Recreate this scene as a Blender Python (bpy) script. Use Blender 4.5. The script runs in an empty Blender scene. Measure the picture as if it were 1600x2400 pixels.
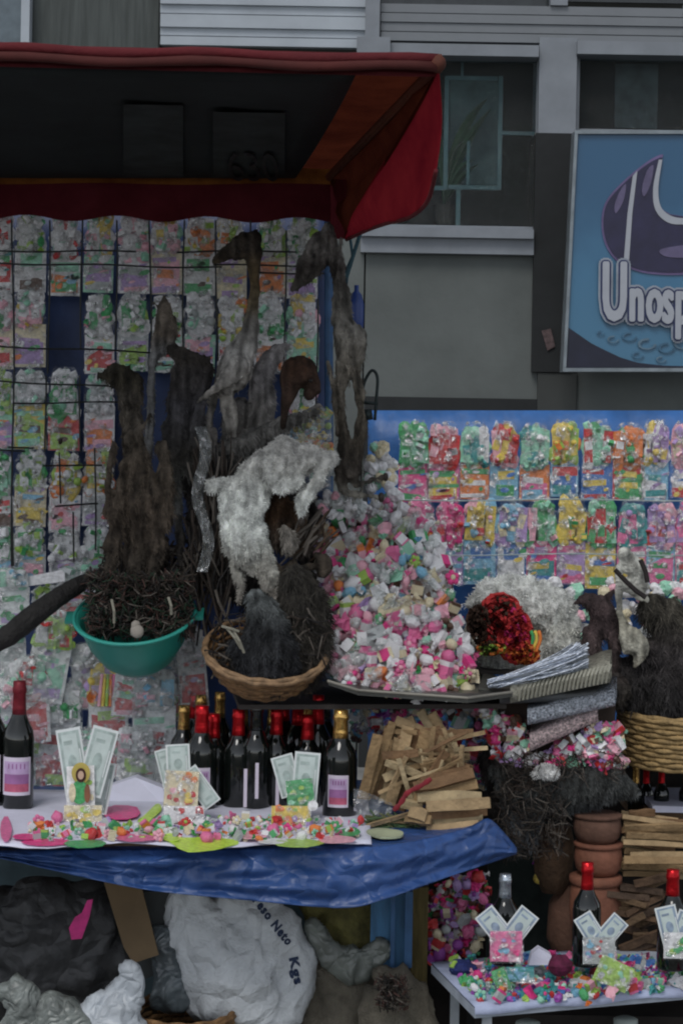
import bpy, bmesh, math, random
from mathutils import Vector, noise, Matrix
from math import sin, cos, pi, radians

SC = bpy.context.scene
COL = SC.collection
F = 5000.0      # focal length in photograph pixels
ZC = 1.83       # camera height
ROLL = radians(1.0)

# ------------------------------------------------------------------ camera
cd = bpy.data.cameras.new("camera")
cam = bpy.data.objects.new("camera", cd)
COL.objects.link(cam)
cam.location = (0, 0, ZC)
cam.rotation_euler = (pi/2, -ROLL, 0)
cd.sensor_fit = 'VERTICAL'; cd.sensor_height = 36; cd.sensor_width = 24
cd.lens = F/2400*36
cd.shift_y = -200/2400
cd.clip_end = 500; cd.clip_start = 0.1
SC.camera = cam

# ------------------------------------------------------------------ world and light (overcast)
w = bpy.data.worlds.new("World"); SC.world = w; w.use_nodes = True
nt = w.node_tree; nt.nodes.clear()
sky = nt.nodes.new('ShaderNodeTexSky'); sky.sky_type = 'NISHITA'; sky.sun_disc = False
SUN_EL, SUN_AZ = radians(52), radians(200)
sky.sun_elevation = SUN_EL; sky.sun_rotation = SUN_AZ
sky.dust_density = 4.0; sky.air_density = 1.0; sky.altitude = 3600
hs = nt.nodes.new('ShaderNodeHueSaturation'); hs.inputs['Saturation'].default_value = 0.26
bg = nt.nodes.new('ShaderNodeBackground'); bg.inputs['Strength'].default_value = 0.108
wo = nt.nodes.new('ShaderNodeOutputWorld')
nt.links.new(sky.outputs[0], hs.inputs['Color']); nt.links.new(hs.outputs[0], bg.inputs['Color'])
nt.links.new(bg.outputs[0], wo.inputs['Surface'])
sl = bpy.data.lights.new("sun", 'SUN'); sl.energy = 0.9; sl.angle = radians(25); sl.color = (1.0, 0.97, 0.93)
so = bpy.data.objects.new("sun", sl); COL.objects.link(so)
# direction towards the sun: behind the camera, a little to the left
sd = Vector((-0.34, -0.94, 0)).normalized()*cos(SUN_EL) + Vector((0, 0, sin(SUN_EL)))
so.rotation_euler = sd.to_track_quat('Z', 'Y').to_euler()
so.location = (0, -4, 8)
SC.view_settings.view_transform = 'Standard'; SC.view_settings.look = 'None'
SC.view_settings.gamma = 1; SC.view_settings.use_curve_mapping = False
SC.view_settings.exposure = 0.55
try:
    SC.cycles.filter_width = 2.1
    SC.cycles.max_bounces = 8; SC.cycles.transparent_max_bounces = 24
except Exception: pass

# ------------------------------------------------------------------ helpers
def W(px, py, D):
    u = px-800; v = 1000-py
    return Vector(((u*cos(ROLL)-v*sin(ROLL))*D/F, D, ZC+(u*sin(ROLL)+v*cos(ROLL))*D/F))
def onZ(px, py, z):
    u = px-800; v = 1000-py
    D = (z-ZC)*F/(u*sin(ROLL)+v*cos(ROLL))
    return W(px, py, D)

def lin(c):
    return tuple(((x/12.92) if x <= 0.04045 else ((x+0.055)/1.055)**2.4) for x in c)

MATS = {}
def mat(name, col, rough=0.6, metal=0.0, var=0.25, scale=12.0, bump=0.0, bscale=80.0, spec=0.4, alpha=1.0, trans=0.0, stretch=(1, 1, 1), sheen=0.0, crease=0):
    if name in MATS: return MATS[name]
    m = bpy.data.materials.new(name); m.use_nodes = True
    n = m.node_tree.nodes; l = m.node_tree.links
    p = n['Principled BSDF']
    p.inputs['Roughness'].default_value = rough; p.inputs['Metallic'].default_value = metal
    p.inputs['Specular IOR Level'].default_value = spec
    if sheen: p.inputs['Sheen Weight'].default_value = sheen
    tc = n.new('ShaderNodeTexCoord'); mp = n.new('ShaderNodeMapping')
    mp.inputs['Scale'].default_value = stretch
    l.new(tc.outputs['Object'], mp.inputs['Vector'])
    nz = n.new('ShaderNodeTexNoise'); nz.inputs['Scale'].default_value = scale; nz.inputs['Detail'].default_value = 5; nz.inputs['Roughness'].default_value = 0.6
    l.new(mp.outputs[0], nz.inputs['Vector'])
    mr = n.new('ShaderNodeMapRange'); mr.inputs[1].default_value = 0.3; mr.inputs[2].default_value = 0.7
    mr.inputs[3].default_value = 1-var; mr.inputs[4].default_value = 1+var
    l.new(nz.outputs['Fac'], mr.inputs[0])
    mx = n.new('ShaderNodeMix'); mx.data_type = 'RGBA'; mx.blend_type = 'MULTIPLY'; mx.inputs[0].default_value = 1
    mx.inputs[6].default_value = (*col, 1); l.new(mr.outputs[0], mx.inputs[7])
    l.new(mx.outputs[2], p.inputs['Base Color'])
    if bump > 0:
        nb = n.new('ShaderNodeTexNoise'); nb.inputs['Scale'].default_value = bscale; nb.inputs['Detail'].default_value = 4
        l.new(mp.outputs[0], nb.inputs['Vector'])
        b = n.new('ShaderNodeBump'); b.inputs['Strength'].default_value = bump; b.inputs['Distance'].default_value = 0.01
        l.new(nb.outputs['Fac'], b.inputs['Height']); l.new(b.outputs[0], p.inputs['Normal'])
    if trans: p.inputs['Transmission Weight'].default_value = trans
    if crease:
        vz = n.new('ShaderNodeTexVoronoi'); vz.feature = 'DISTANCE_TO_EDGE'; vz.inputs['Scale'].default_value = crease
        dn = n.new('ShaderNodeTexNoise'); dn.inputs['Scale'].default_value = crease*.6; l.new(mp.outputs[0], dn.inputs['Vector'])
        va = n.new('ShaderNodeVectorMath'); va.operation = 'MULTIPLY_ADD'; va.inputs[1].default_value = (.35, .35, .35); l.new(dn.outputs['Color'], va.inputs[0]); l.new(mp.outputs[0], va.inputs[2]); l.new(va.outputs[0], vz.inputs['Vector'])
        mr2 = n.new('ShaderNodeMapRange'); mr2.inputs[2].default_value = .35; l.new(vz.outputs['Distance'], mr2.inputs[0])
        cb = n.new('ShaderNodeBump'); cb.inputs['Strength'].default_value = .5; cb.inputs['Distance'].default_value = .16/crease; l.new(mr2.outputs[0], cb.inputs['Height'])
        if bump > 0: l.new(b.outputs[0], cb.inputs['Normal'])
        l.new(cb.outputs[0], p.inputs['Normal'])
    MATS[name] = m
    return m

def hide_mat(name='hide', bump=0.8, rough=0.85):
    if name in MATS: return MATS[name]
    m = mat(name, (1, 1, 1), rough, 0, 0.45, 38, bump, 130, 0.25)
    n = m.node_tree.nodes; l = m.node_tree.links
    a = n.new('ShaderNodeVertexColor'); a.layer_name = 'Col'
    mx = [x for x in n if x.bl_idname == 'ShaderNodeMix'][0]
    l.new(a.outputs[0], mx.inputs[6])
    return m

def film_mat(name='cellophane', fac=0.22, tint=(1, 1, 1), rough=0.10, white=0.06):
    if name in MATS: return MATS[name]
    m = bpy.data.materials.new(name); m.use_nodes = True
    n = m.node_tree.nodes; l = m.node_tree.links; n.clear()
    out = n.new('ShaderNodeOutputMaterial'); tr = n.new('ShaderNodeBsdfTransparent'); tr.inputs[0].default_value = (*tint, 1)
    gl = n.new('ShaderNodeBsdfGlossy'); gl.inputs['Roughness'].default_value = rough
    df = n.new('ShaderNodeBsdfDiffuse'); df.inputs[0].default_value = (0.7, 0.75, 0.75, 1)
    tc = n.new('ShaderNodeTexCoord'); nz = n.new('ShaderNodeTexNoise'); nz.inputs['Scale'].default_value = 60; nz.inputs['Detail'].default_value = 4; nz.inputs['Distortion'].default_value = 2
    l.new(tc.outputs['Object'], nz.inputs['Vector'])
    b = n.new('ShaderNodeBump'); b.inputs['Strength'].default_value = 1.0; b.inputs['Distance'].default_value = 0.012
    l.new(nz.outputs['Fac'], b.inputs['Height']); l.new(b.outputs[0], gl.inputs['Normal'])
    m1 = n.new('ShaderNodeMixShader'); m1.inputs[0].default_value = fac
    if fac > 0.1:
        n2 = n.new('ShaderNodeTexNoise'); n2.inputs['Scale'].default_value = 48; n2.inputs['Detail'].default_value = 3; l.new(tc.outputs['Object'], n2.inputs['Vector'])
        c2 = n.new('ShaderNodeMapRange'); c2.inputs[1].default_value = 0.50; c2.inputs[2].default_value = 0.68; c2.inputs[3].default_value = fac*0.25; c2.inputs[4].default_value = min(1, fac*3)
        l.new(n2.outputs['Fac'], c2.inputs[0]); l.new(c2.outputs[0], m1.inputs[0])
    m2 = n.new('ShaderNodeMixShader'); m2.inputs[0].default_value = white
    l.new(tr.outputs[0], m2.inputs[1]); l.new(df.outputs[0], m2.inputs[2])
    l.new(m2.outputs[0], m1.inputs[1]); l.new(gl.outputs[0], m1.inputs[2]); l.new(m1.outputs[0], out.inputs[0])
    MATS[name] = m
    return m

class MB:
    def __init__(s): s.v = []; s.f = []; s.m = []; s.c = None
    def face(s, idx, mi=0): s.f.append(tuple(idx)); s.m.append(mi)
    def quad(s, a, b, c, d, mi=0):
        k = len(s.v); s.v += [Vector(a), Vector(b), Vector(c), Vector(d)]; s.face((k, k+1, k+2, k+3), mi)
    def box(s, c, h, mi=0, R=None):
        k = len(s.v); c = Vector(c)
        for x in (-1, 1):
            for y in (-1, 1):
                for z in (-1, 1):
                    p = Vector((x*h[0], y*h[1], z*h[2]))
                    if R is not None: p = R @ p
                    s.v.append(c+p)
        for q in ((0, 1, 3, 2), (4, 6, 7, 5), (0, 4, 5, 1), (2, 3, 7, 6), (0, 2, 6, 4), (1, 5, 7, 3)):
            s.face([k+i for i in q], mi)
    def tube(s, pts, rad, n=8, mi=0, cap=True, flat=1.0):
        pts = [Vector(p) for p in pts]; N = len(pts)
        if not hasattr(rad, '__len__'): rad = [rad]*N
        k0 = len(s.v); up = None
        for i, p in enumerate(pts):
            t = (pts[min(i+1, N-1)]-pts[max(i-1, 0)])
            t = t.normalized() if t.length > 1e-9 else Vector((0, 0, 1))
            if up is None:
                up = Vector((0, 1, 0)) if abs(t.y) < 0.9 else Vector((1, 0, 0))
            a = t.cross(up)
            if a.length < 1e-6: a = t.orthogonal()
            a.normalize(); b = a.cross(t).normalized(); up = b
            for j in range(n):
                th = 2*pi*j/n
                s.v.append(p+(a*cos(th)+b*sin(th)*flat)*rad[i])
        for i in range(N-1):
            for j in range(n):
                s.face((k0+i*n+j, k0+i*n+(j+1) % n, k0+(i+1)*n+(j+1) % n, k0+(i+1)*n+j), mi)
        if cap:
            s.face([k0+j for j in range(n)][::-1], mi); s.face([k0+(N-1)*n+j for j in range(n)], mi)
    def ell(s, c, r, R=None, seg=10, ring=6, mi=0, jit=0, rnd=random):
        k = len(s.v); c = Vector(c)
        if not hasattr(r, '__len__'): r = (r, r, r)
        def add(p):
            p = Vector((p[0]*r[0], p[1]*r[1], p[2]*r[2]))*(1+(rnd.uniform(-jit, jit) if jit else 0))
            if R is not None: p = R @ p
            s.v.append(c+p)
        add((0, 0, 1))
        for i in range(1, ring):
            ph = pi*i/ring
            for j in range(seg):
                th = 2*pi*j/seg; add((sin(ph)*cos(th), sin(ph)*sin(th), cos(ph)))
        add((0, 0, -1)); e = len(s.v)-1
        for j in range(seg): s.face((k, k+1+j, k+1+(j+1) % seg), mi)
        for i in range(ring-2):
            for j in range(seg):
                a = k+1+i*seg+j; b = k+1+i*seg+(j+1) % seg
                s.face((a, a+seg, b+seg, b), mi)
        for j in range(seg): s.face((e, e-seg+(j+1) % seg, e-seg+j), mi)
    def lathe(s, c, prof, n=20, mi=0, R=None, mis=None, close=True):
        k = len(s.v); c = Vector(c)
        for (r, z) in prof:
            for j in range(n):
                th = 2*pi*j/n; p = Vector((r*cos(th), r*sin(th), z))
                if R is not None: p = R @ p
                s.v.append(c+p)
        for i in range(len(prof)-1):
            for j in range(n):
                s.face((k+i*n+j, k+i*n+(j+1) % n, k+(i+1)*n+(j+1) % n, k+(i+1)*n+j), mis[i] if mis else mi)
        if close:
            s.face([k+j for j in range(n)][::-1], mi); s.face([k+(len(prof)-1)*n+j for j in range(n)], mi)
    def grid(s, P, mi=0):      # P[i][j] rows of points
        k = len(s.v); ni = len(P); nj = len(P[0])
        for r in P: s.v += [Vector(p) for p in r]
        for i in range(ni-1):
            for j in range(nj-1):
                m = mi(i, j) if callable(mi) else mi
                s.face((k+i*nj+j, k+i*nj+j+1, k+(i+1)*nj+j+1, k+(i+1)*nj+j), m)
    def prism(s, pts, off, mi=0):   # polygon pts extruded by vector off
        k = len(s.v); n = len(pts); off = Vector(off)
        s.v += [Vector(p) for p in pts]; s.v += [Vector(p)+off for p in pts]
        s.face(list(range(k, k+n)), mi); s.face(list(range(k+2*n-1, k+n-1, -1)), mi)
        for i in range(n):
            j = (i+1) % n; s.face((k+i, k+n+i, k+n+j, k+j), mi)
    def build(s, name, mats, parent=None, origin=None, smooth=False, thick=0, kind=None):
        if not isinstance(mats, (list, tuple)): mats = [mats]
        if origin is None: origin = parent.location.copy() if parent else Vector((0, 0, 0))
        origin = Vector(origin)
        me = bpy.data.meshes.new(name)
        me.from_pydata([tuple(v-origin) for v in s.v], [], s.f)
        for m in mats: me.materials.append(m)
        me.polygons.foreach_set('material_index', s.m)
        if smooth: me.polygons.foreach_set('use_smooth', [True]*len(s.f))
        me.update()
        o = bpy.data.objects.new(name, me); COL.objects.link(o)
        if parent: o.parent = parent
        else: o.location = origin
        if thick:
            md = o.modifiers.new('solid', 'SOLIDIFY'); md.thickness = thick; md.offset = 0
        if kind: o['kind'] = kind
        return o

def tag(o, label, cat, group=None):
    o['label'] = label; o['category'] = cat
    if group: o['group'] = group
    return o
def thing(name, loc, label, cat, group=None):
    o = bpy.data.objects.new(name, None); COL.objects.link(o); o.location = Vector(loc); o.empty_display_size = 0.05
    return tag(o, label, cat, group)
def struct(o): o['kind'] = 'structure'; return o
def dup(root, loc, label=None, rotz=None):
    r = root.copy(); COL.objects.link(r); r.location = loc
    if label: r['label'] = label
    if rotz is not None: r.rotation_euler = (0, 0, rotz)
    for ch in root.children:
        c = ch.copy(); COL.objects.link(c); c.parent = r
        for g in ch.children:
            d = g.copy(); COL.objects.link(d); d.parent = c
    return r
def pbox(mb, x0, y0, x1, y1, D, dep, mi=0):
    c = W((x0+x1)/2, (y0+y1)/2, D); k = D/F
    mb.box((c.x, D+dep/2, c.z), (abs(x1-x0)/2*k, abs(dep)/2, abs(y1-y0)/2*k), mi)
def rotm(rnd, a=pi): 
    return Matrix.Rotation(rnd.uniform(-a, a), 3, 'X') @ Matrix.Rotation(rnd.uniform(-a, a), 3, 'Y') @ Matrix.Rotation(rnd.uniform(-a, a), 3, 'Z')
def inpoly(x, y, P):
    c = False; j = len(P)-1
    for i in range(len(P)):
        if (P[i][1] > y) != (P[j][1] > y) and x < (P[j][0]-P[i][0])*(y-P[i][1])/(P[j][1]-P[i][1])+P[i][0]: c = not c
        j = i
    return c
ORD = ['first', 'second', 'third', 'fourth', 'fifth', 'sixth', 'seventh', 'eighth', 'ninth', 'tenth', 'eleventh', 'twelfth', 'thirteenth']

# ================================================================== SETTING
M_wall = mat('plaster_grey', (0.112, 0.124, 0.120), 0.9, var=0.22, scale=1.6, bump=0.15, bscale=40)
M_wall2 = mat('plaster_dark', (0.048, 0.052, 0.050), 0.9, var=0.12, scale=3)
M_side = mat('siding_paint', (0.37, 0.41, 0.45), 0.55, var=0.10, scale=4)
M_frame = mat('window_frame_paint', (0.205, 0.225, 0.25), 0.6, var=0.12, scale=6)
M_black = mat('dark_stone', (0.016, 0.018, 0.019), 0.8, var=0.2, scale=8)
M_room = mat('room_dark', (0.02, 0.023, 0.022), 0.9, var=0.3, scale=3)
M_teal = mat('grille_paint', (0.12, 0.20, 0.22), 0.6, var=0.15)
M_glass = film_mat('window_glass', 0.035, (0.75, 0.8, 0.8), 0.03, 0.0)
M_conc = mat('paving', (0.22, 0.22, 0.21), 0.9, var=0.2, scale=5, bump=0.3, bscale=60)
M_asph = mat('asphalt', (0.05, 0.05, 0.052), 0.85, var=0.2, scale=20, bump=0.4, bscale=200)

g = MB(); g.box((0, 0, -0.15), (150, 150, 0.05)); struct(g.build('ground', mat('soil', (0.1, 0.095, 0.085), 0.95)))
g = MB(); g.box((0, 0.0, -0.06), (60, 3.9, 0.04)); struct(g.build('road', M_asph))
g = MB(); g.box((0, 4.0, -0.02), (60, 0.1, 0.12)); 
struct(g.build('kerb', mat('kerb_stone', (0.3, 0.3, 0.29), 0.9)))
g = MB()
for i in range(-16, 17):
    for j in range(14):
        g.box((i*0.5, 4.352+j*0.5, 0.02), (0.246, 0.246, 0.06))
struct(g.build('pavement', M_conc)); bpy.data.objects['pavement']['kind'] = 'structure'

BD = 11.0
house = thing('building', (0.8, BD, 0.08), 'grey building front with pale siding and barred dark windows behind the stalls', 'building')
def bpart(name, rects, m, thick=None):
    g = MB()
    for r in rects: pbox(g, *r)
    return g.build(name, m, house)
# walls: left of the first window up to right, leaving openings
bpart('wall', [(-900, 130, 845, 2000, BD, 0.3), (845, 596, 1252, 2000, BD, 0.3), (1342, 866, 2300, 2000, BD-0.02, 0.3)], M_wall)
bpart('wall', [(1250, 874, 1341, 2000, BD-0.04, 0.3)], M_wall2)
bpart('wall', [(-900, -700, 2300, -60, BD, 0.3)], M_wall)
bpart('wall', [(58, -60, 372, 128, BD+0.06, 0.2)], mat('curtain_grey', (0.075, 0.085, 0.082), 0.9, var=0.25, scale=5, stretch=(8, 1, 0.5)))
g = MB(); g.box((0.5, BD+1.6, 3), (14, 0.05, 4.5)); g.build('back_wall', M_room, house)
bpart('wall', [(372, -60, 376, 128, BD+0.02, 0.2)], M_room)
bpart('wall', [(845-6, 128, 845, 600, BD+0.02, 0.3)], M_room)
bpart('pier', [(1262, 88, 1350, 312, BD-0.05, 0.35)], M_frame)
bpart('pier', [(1250, 312, 1342, 872, BD-0.05, 0.35)], M_black)
bpart('plinth', [(845, 932, 1249, 2000, BD-0.03, 0.03)], M_black)
bpart('sill', [(845, 534, 1250, 556, BD-0.10, 0.2)], M_frame)
bpart('sill', [(845, 558, 1250, 594, BD-0.06, 0.16)], M_frame)
# siding boards
for k, (a, b) in enumerate(((-60, -16), (-14, 12), (14, 34), (36, 66), (68, 86), (88, 108))):
    bpart('siding_board', [(376, a, 856, b, BD-0.02*(k % 2)-0.02, 0.06)], M_side)
bpart('mullion', [(856, -60, 890, 100, BD-0.08, 0.2)], M_frame)
M_side2 = mat('siding_dull', (0.175, 0.19, 0.205), 0.6, var=0.08, scale=4)
for k, (a, b) in enumerate(((14, 34), (36, 56), (58, 78), (80, 100))):
    bpart('siding_board', [(892, a, 1600, b, BD-0.01*(k % 2)-0.03, 0.06)], M_side2)
    bpart('siding_board', [(1602, a, 2300, b, BD-0.01*(k % 2)-0.03, 0.06)], M_side2)
bpart('lintel', [(836, 86, 914, 130, BD-0.14, 0.2), (914, 103, 1262, 130, BD-0.10, 0.2), (1352, 103, 2300, 134, BD-0.10, 0.2)], M_frame)
bpart('upper_pane', [(892, -60, 1290, 12, BD+0.06, 0.02), (1330, -60, 2300, 12, BD+0.06, 0.02)], mat('dark_pane', (0.03, 0.035, 0.037), 0.15))
bpart('upper_pane', [(-60, -60, 50, 128, BD+0.05, 0.02)], mat('bluish_pane', (0.10, 0.13, 0.15), 0.2))
bpart('mullion', [(50, -60, 70, 128, BD-0.05, 0.1)], M_side); bpart('mullion', [(1290, -60, 1330, 12, BD-0.05, 0.1)], M_frame)
# windows
def window(x0, y0, x1, y1):
    wd = bpart('window', [(x0, y0, x1, y1, BD+1.2, 0.02)], M_room)
    g = MB()
    for r in ((x0, y0, x0+7, y1), (x1-7, y0, x1, y1), (x0+7, y0, x1-7, y0+6), (x0+7, y1-6, x1-7, y1)): pbox(g, *r, BD+0.02, 0.08)
    g.build('frame', M_frame, wd, origin=house.location).location = (0, 0, 0)
    g = MB(); pbox(g, x0+7, y0+6, x1-7, y1-6, BD+0.06, 0.006)
    g.build('pane', M_glass, wd, origin=house.location)
    return wd
window(845, 130, 1262, 534); window(1350, 134, 1900, 312)
g = MB()
for r in ((1040, 178, 1050, 444), (1166, 178, 1176, 444), (1050, 178, 1166, 188), (845, 434, 1040, 444), (1050, 434, 1166, 444), (1176, 308, 1256, 316), (1068, 444, 1078, 528), (1093, 330, 1100, 434), (1080, 134, 1086, 178)):
    pbox(g, *r, BD+0.12, 0.02)
g.build('window_grille', M_teal, house)
g = MB()
pbox(g, 1052, 190, 1165, 432, BD+0.3, 0.01)
g.build('curtain', mat('curtain_teal', (0.12, 0.19, 0.20), 0.9, var=0.3, scale=9), house)
g = MB()
pbox(g, 1440, 150, 1540, 300, BD+0.35, 0.01)
g.build('curtain', mat('curtain_dark', (0.09, 0.12, 0.13), 0.9, var=0.4, scale=9), house)
# potted plant behind the window: long leaves
rnd = random.Random(3)
pl = thing('potted_plant', W(1035, 528, BD+0.22), 'dark green long-leaved plant standing behind the barred window glass', 'plant')
g = MB(); c0 = W(1045, 500, BD+0.22)
g.lathe(c0-Vector((0, 0, 0.06)), [(0.05, 0), (0.07, 0.1), (0.075, 0.1)], 14)
g.build('pot', mat('pot_dark', (0.05, 0.04, 0.035)), pl)
for (ex, ey, bx, by, wd) in ((1140, 232, 1062, 300, 13), (1150, 255, 1070, 340, 11), (1108, 374, 1062, 390, 9), (1120, 385, 1070, 410, 7), (1010, 240, 1040, 350, 12), (1085, 330, 1040, 360, 9)):
    P = []
    for i in range(9):
        t = i/8
        x = (1-t)**2*1040+2*t*(1-t)*bx+t*t*ex; y = (1-t)**2*480+2*t*(1-t)*by+t*t*ey
        ww = wd*sin(pi*min(1, t*0.9+0.08)); 
        P.append([W(x-ww*0.8, y-ww*0.6, BD+0.22-0.02*t), W(x, y, BD+0.2-0.05*t), W(x+ww*0.8, y+ww*0.6, BD+0.22-0.02*t)])
    g = MB(); g.grid(P); g.build('leaf', mat('leaf_dark', (0.035, 0.10, 0.05), 0.5), pl, thick=0.002)

# ---- shop sign
SD = 10.6
sign = thing('shop_sign', W(1470, 866, SD), 'large blue lit-up style shop sign with dark swirl emblem and white outlined lettering', 'sign')
g = MB()
k = SD/F
def SP(x, y, d=0.0):      # sign coordinates, leaning slightly
    return W(x+6+(590-y)*0.05, y, SD-d)
g.prism([SP(1334, 314), SP(1700, 314), SP(1700, 862), SP(1334, 862)], (0, 0.12, 0))
gm = bpy.data.materials.new('sign_blue'); gm.use_nodes = True
n = gm.node_tree.nodes; l = gm.node_tree.links; p = n['Principled BSDF']; p.inputs['Roughness'].default_value = 0.35
tc = n.new('ShaderNodeTexCoord'); sx = n.new('ShaderNodeSeparateXYZ'); l.new(tc.outputs['Object'], sx.inputs[0])
nz = n.new('ShaderNodeTexNoise'); nz.inputs['Scale'].default_value = 6; l.new(tc.outputs['Object'], nz.inputs['Vector'])
ad = n.new('ShaderNodeMath'); ad.operation = 'MULTIPLY_ADD'; ad.inputs[1].default_value = 0.3; l.new(nz.outputs['Fac'], ad.inputs[0]); l.new(sx.outputs['Z'], ad.inputs[2])
cr = n.new('ShaderNodeValToRGB'); l.new(ad.outputs[0], cr.inputs[0])
cr.color_ramp.elements[0].position = 0.1; cr.color_ramp.elements[0].color = (0.06, 0.17, 0.27, 1)
cr.color_ramp.elements[1].position = 1.3; cr.color_ramp.elements[1].color = (0.022, 0.09, 0.18, 1)
e = cr.color_ramp.elements.new(0.6); e.color = (0.045, 0.155, 0.27, 1)
l.new(cr.outputs[0], p.inputs['Base Color'])
g.build('panel', gm, sign)
g = MB()
for a, b, c, d in (((1326, 304), (1708, 304), (1708, 314), (1326, 314)), ((1326, 862), (1708, 862), (1708, 872), (1326, 872)), ((1326, 314), (1334, 314), (1334, 862), (1326, 862))):
    pass
for q in (((1326, 305), (1708, 305), (1708, 313.5), (1326, 313.5)), ((1326, 862.5), (1708, 862.5), (1708, 871), (1326, 871)), ((1326, 314), (1333.5, 314), (1333.5, 862), (1326, 862))):
    g.prism([SP(*t, d=0.02) for t in q], (0, 0.16, 0))
g.build('frame', mat('sign_frame', (0.20, 0.23, 0.25), 0.4, metal=0.3), sign)
def spoly(name, pts, m, d0, th=0.006):
    g = MB(); g.prism([SP(x, y, d0) for x, y in pts], (0, th, 0)); return g.build(name, m, sign)
def smooth_curve(pts, n=6, closed=True):
    out = []; N = len(pts)
    rng = range(N if closed else N-1)
    for i in rng:
        p0 = pts[(i-1) % N] if closed or i > 0 else pts[i]; p1 = pts[i]; p2 = pts[(i+1) % N]; p3 = pts[(i+2) % N] if closed or i+2 < N else p2
        for j in range(n):
            t = j/n
            out.append(tuple(0.5*((2*p1[q])+(-p0[q]+p2[q])*t+(2*p0[q]-5*p1[q]+4*p2[q]-p3[q])*t*t+(-p0[q]+3*p1[q]-3*p2[q]+p3[q])*t**3) for q in range(len(p1))))
    if not closed: out.append(tuple(pts[-1]))
    return out
outer = smooth_curve([(1529, 362), (1500, 378), (1450, 420), (1408, 470), (1399, 520), (1410, 572), (1440, 612), (1490, 636), (1545, 644), (1600, 644), (1660, 640)], 5, False) + [(1660, 512), (1600, 508)] + smooth_curve([(1560, 502), (1535, 485), (1526, 450), (1527, 400), (1536, 362)], 4, False)
M_pl = mat('emblem_edge', (0.12, 0.09, 0.20), 0.4); M_pd = mat('emblem_purple', (0.018, 0.016, 0.050), 0.35); M_wh = mat('sign_white', (0.34, 0.36, 0.40), 0.4, var=0.05)
spoly('emblem_border', outer, M_pl, 0.008)
cx, cy = 1500, 510
inner = [(cx+(x-cx)*0.955 if x < 1640 else x, cy+(y-cy)*0.95) for x, y in outer]
spoly('emblem', inner, M_pd, 0.013)
spoly('emblem_stroke', [(1467, 412), (1477, 400), (1470, 500), (1468, 612), (1456, 606), (1459, 500)], M_wh, 0.018)
a = smooth_curve([(1526, 374), (1516, 440), (1524, 492), (1556, 522), (1600, 526), (1660, 526)], 5, False)
b = smooth_curve([(1660, 512), (1600, 512), (1562, 506), (1536, 484), (1528, 440), (1534, 374)], 5, False)
spoly('emblem_stroke', a+b, M_wh, 0.018)
spoly('emblem_glow', smooth_curve([(1440, 445), (1452, 432), (1448, 470), (1432, 500), (1428, 480)], 4), mat('emblem_sheen', (0.10, 0.085, 0.16), 0.4), 0.018)
spoly('emblem_glow', smooth_curve([(1500, 400), (1514, 388), (1510, 430), (1496, 460), (1490, 440)], 4), MATS['emblem_sheen'], 0.018)
spoly('emblem_glow', smooth_curve([(1540, 585), (1590, 575), (1650, 572), (1650, 600), (1590, 604), (1550, 600)], 4), MATS['emblem_sheen'], 0.018)
# dark sea and wave at the bottom
spoly('wave', [(1334.5, 768), (1360, 785), (1390, 805), (1425, 822), (1460, 838), (1500, 850), (1560, 857), (1699, 860), (1699, 861.5), (1334.5, 861.5)], mat('wave_navy', (0.012, 0.014, 0.03), 0.4), 0.008)
for i, (x, y, r) in enumerate(((1440, 795, 14), (1478, 788, 18), (1520, 806, 22), (1566, 815, 20), (1604, 805, 22), (1500, 832, 14), (1555, 842, 12), (1410, 780, 9), (1590, 790, 14))):
    pts = [(x+r*cos(t*0.35), y+r*0.62*sin(t*0.35)) for t in range(0, 15)] + [(x+r*0.72*cos(t*0.35), y+r*0.42*sin(t*0.35)+1) for t in range(14, -1, -1)]
    spoly('wave_crest', pts, mat('wave_light', (0.05, 0.13, 0.21), 0.4) if i % 2 else mat('wave_foam', (0.10, 0.17, 0.23), 0.4), 0.012)
def textobj(name, s, size, loc, rot, m, parent=None, ext=0.002, offset=0.0, shear=0, sx=1.0, bold=0.0):
    cu = bpy.data.curves.new(name, 'FONT'); cu.body = s; cu.size = size; cu.extrude = ext; cu.offset = offset; cu.shear = shear
    cu.resolution_u = 3
    o = bpy.data.objects.new(name+'_tmp', cu); COL.objects.link(o)
    bpy.context.view_layer.update()
    me = bpy.data.meshes.new_from_object(o.evaluated_get(bpy.context.evaluated_depsgraph_get()))
    bpy.data.objects.remove(o)
    R = rot.to_4x4() if isinstance(rot, Matrix) else rot
    base = parent.location if parent else Vector((0, 0, 0))
    me.transform(Matrix.Translation(Vector(loc)-base) @ R @ Matrix.Diagonal((sx, 1, 1, 1)))
    me.materials.clear(); me.materials.append(m)
    ob = bpy.data.objects.new(name, me); COL.objects.link(ob)
    if parent: ob.parent = parent
    return ob
RT = Matrix.Rotation(-radians(0.5), 3, 'Y') @ Matrix.Rotation(pi/2, 3, 'X')
M_navy = mat('letter_navy', (0.02, 0.03, 0.09), 0.4)
def fat_letter(nm, ch, size, bl, m, rad, d, sx):
    o = textobj(nm, ch, size, bl, RT, m, sign, 0.001, 0.0, sx=sx)
    if rad:
        me = o.data; V = [v.co.copy() for v in me.vertices]; Fc = [tuple(p.vertices) for p in me.polygons]; vs = []; fs = []
        for q in range(14):
            off = Vector((cos(q*2*pi/14)*rad, -0.00012*q, sin(q*2*pi/14)*rad)); k0 = len(vs)
            vs += [v+off for v in V]; fs += [tuple(k0+i for i in f) for f in Fc]
        me2 = bpy.data.meshes.new(nm); me2.from_pydata([tuple(v) for v in vs], [], fs); me2.materials.append(m); o.data = me2
    return o
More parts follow.
